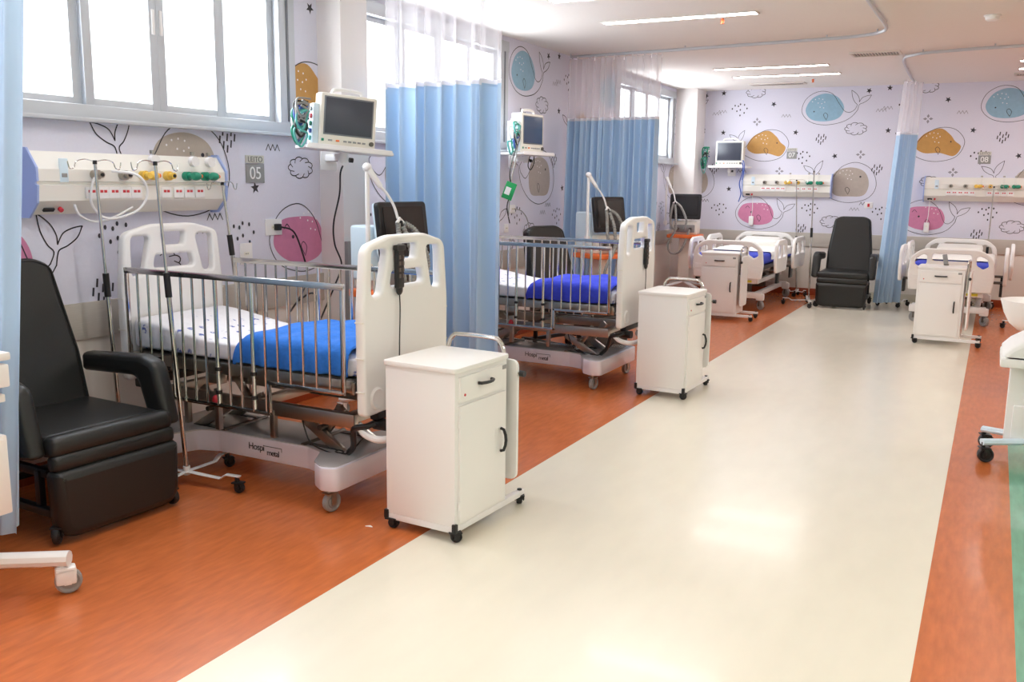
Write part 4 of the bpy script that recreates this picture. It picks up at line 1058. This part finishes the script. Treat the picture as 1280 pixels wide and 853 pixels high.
for sx in (-1,1):
    for sy in (-1,1): c_=add_caster(t,sx*.34,sy*.31,.13,.05,.036,M['grey_wh'],M['white'],.02,rz=1.0); h_=MB(); h_.box((.012,0,-.055),(.075,.058,.07),M['white'],.012); h_.build('caster_cover',t,(sx*.34,sy*.31,.13)).rotation_euler=(0,0,1.0)

t=thing('bathing_trolley','white curved bathing trolley on black casters at the right edge','trolley',(.45,6.12,0))
def tub(mb,z0,h,rx,ry,m,inner=True):
    pr=[(0,0),(.3,0),(.58,.08),(.78,.28),(.92,.6),(1.0,.93),(1.02,1.0),(.97,1.0),(.92,.92),(.83,.6),(.7,.35),(.4,.16),(0,.12)]
    k=MB(); k.lathe(pr,m,seg=40); k.bm.transform(Matrix.Translation((0,0,z0))@Matrix.Diagonal((rx,ry,h,1))); me=bpy.data.meshes.new('tmp'); k.bm.to_mesh(me); k.bm.free(); mb.addmesh(me,m)
b=MB(); b.addmesh(curve_mesh([fillet([(-.34,.62),(.4,.62),(.4,.84),(-.10,.84),(-.30,.71),(-.345,.66)],[.02,.02,.05,.15,.05,.02],6)],.24,.03),M['plastic'],XZ); b.build('hood',t)
b=MB(); b.box((.02,0,.615),(.74,.50,.05),M['plastic'],.012); b.build('tray',t)
b=MB(); b.box((-.24,.0,.36),(.10,.12,.50),M['plastic'],.012); b.box((-.2,0,.24),(.11,.16,.2),M['plastic'],.01); b.build('post',t)
b=MB(); b.box((.24,0,.36),(.07,.10,.50),M['plastic'],.012); b.build('post',t)
b=MB(); tub(b,.22,.16,.22,.16,M['plastic']); b.build('lower_basin',t)
b=MB()
for sy in (-1,1):
    b.tube([(.1,sy*.02,.13),(-.12,sy*.05,.13),(-.40,sy*.17,.12)],.034,M['ltblue'],8,flat=.6); b.tube([(-.1,sy*.02,.13),(.1,sy*.05,.13),(.38,sy*.17,.12)],.034,M['ltblue'],8,flat=.6)
b.build('base',t)
for x in (-.39,.38):
    for sy in (-1,1): add_caster(t,x,sy*.17,.12,.045,.045,M['rubber'],M['black'],.015,rz=.3)
t=thing('wash_basin','round white basin on a pedestal, cut by the right edge','wash basin',(.40,8.1,0))
b=MB(); tub(b,.50,.25,.30,.28,M['plastic']); b.build('bowl',t)
b=MB(); b.lathe([(0,0),(.16,0),(.16,.03),(.08,.08),(.06,.3),(.08,.48),(.14,.53),(0,.53)],M['plastic']); b.build('pedestal',t)
b=MB(); b.prism(fillet([(-.02,-.008),(.025,0),(0,.012)],.003),0,.002,M['paperw'],0)
tag(b.build('paper_scrap',loc=(-2.47,3.32,.001)),'tiny white scrap of paper on the orange floor by the nearest cabinet','scrap')

# ------------------------------------------------------------------ light and camera
for a,b in WIN:      # daylight: area light for the overcast sky outside each window, added pair included
    ld=bpy.data.lights.new('window_daylight','AREA'); ld.shape='RECTANGLE'; ld.size=b-a+.3; ld.size_y=WZ1-WZ0+.3; ld.color=(.90,.95,1.0); ld.energy=62
    lo=bpy.data.objects.new('window_daylight',ld); COL.objects.link(lo); lo.matrix_world=Matrix(((0,0,-1,XW-.30),(1,0,0,(a+b)/2),(0,-1,0,(WZ0+WZ1)/2),(0,0,0,1)))
wd=bpy.data.worlds.new('daylight'); SC.world=wd; wd.use_nodes=True
wn=wd.node_tree; bg=wn.nodes['Background']; bg.inputs['Strength'].default_value=1.5
tc=wn.nodes.new('ShaderNodeTexCoord'); sx=wn.nodes.new('ShaderNodeSeparateXYZ'); rp=wn.nodes.new('ShaderNodeValToRGB')   # bright overcast sky above, darker ground below
rp.color_ramp.elements[0].position=.42; rp.color_ramp.elements[0].color=(.24,.23,.21,1); rp.color_ramp.elements[1].position=.52; rp.color_ramp.elements[1].color=(.90,.96,1,1)
mr=wn.nodes.new('ShaderNodeMapRange'); mr.inputs['From Min'].default_value=-1; mr.inputs['From Max'].default_value=1
wn.links.new(tc.outputs['Generated'],sx.inputs['Vector']); wn.links.new(sx.outputs['Z'],mr.inputs['Value']); wn.links.new(mr.outputs['Result'],rp.inputs['Fac']); wn.links.new(rp.outputs['Color'],bg.inputs['Color'])

f,yaw,pitch,roll=1146.7,0.479575,0.171611,0.0131509
cy,sy=cos(yaw),sin(yaw)
F=Vector((-sy*cos(pitch),cy*cos(pitch),-sin(pitch))); r=Vector((cy,sy,0)); u=r.cross(F)
r2=cos(roll)*r+sin(roll)*u; u2=-sin(roll)*r+cos(roll)*u
cd=bpy.data.cameras.new('camera'); cd.sensor_width=36; cd.lens=36*f/1280; cd.clip_start=.05; cd.clip_end=100
co=bpy.data.objects.new('camera',cd); COL.objects.link(co)
mw=Matrix((( r2.x,u2.x,-F.x,0),(r2.y,u2.y,-F.y,0),(r2.z,u2.z,-F.z,1.6),(0,0,0,1))); co.matrix_world=mw
SC.camera=co
SC.view_settings.view_transform='Standard'; SC.view_settings.look='None'; SC.view_settings.gamma=1; SC.view_settings.use_curve_mapping=False
SC.view_settings.exposure=1.22
SC.cycles.use_denoising=True; SC.cycles.use_adaptive_sampling=False; SC.cycles.max_bounces=10; SC.cycles.diffuse_bounces=5; SC.cycles.glossy_bounces=4; SC.cycles.transparent_max_bounces=12
SC.cycles.caustics_reflective=False; SC.cycles.caustics_refractive=False; SC.cycles.sample_clamp_indirect=3
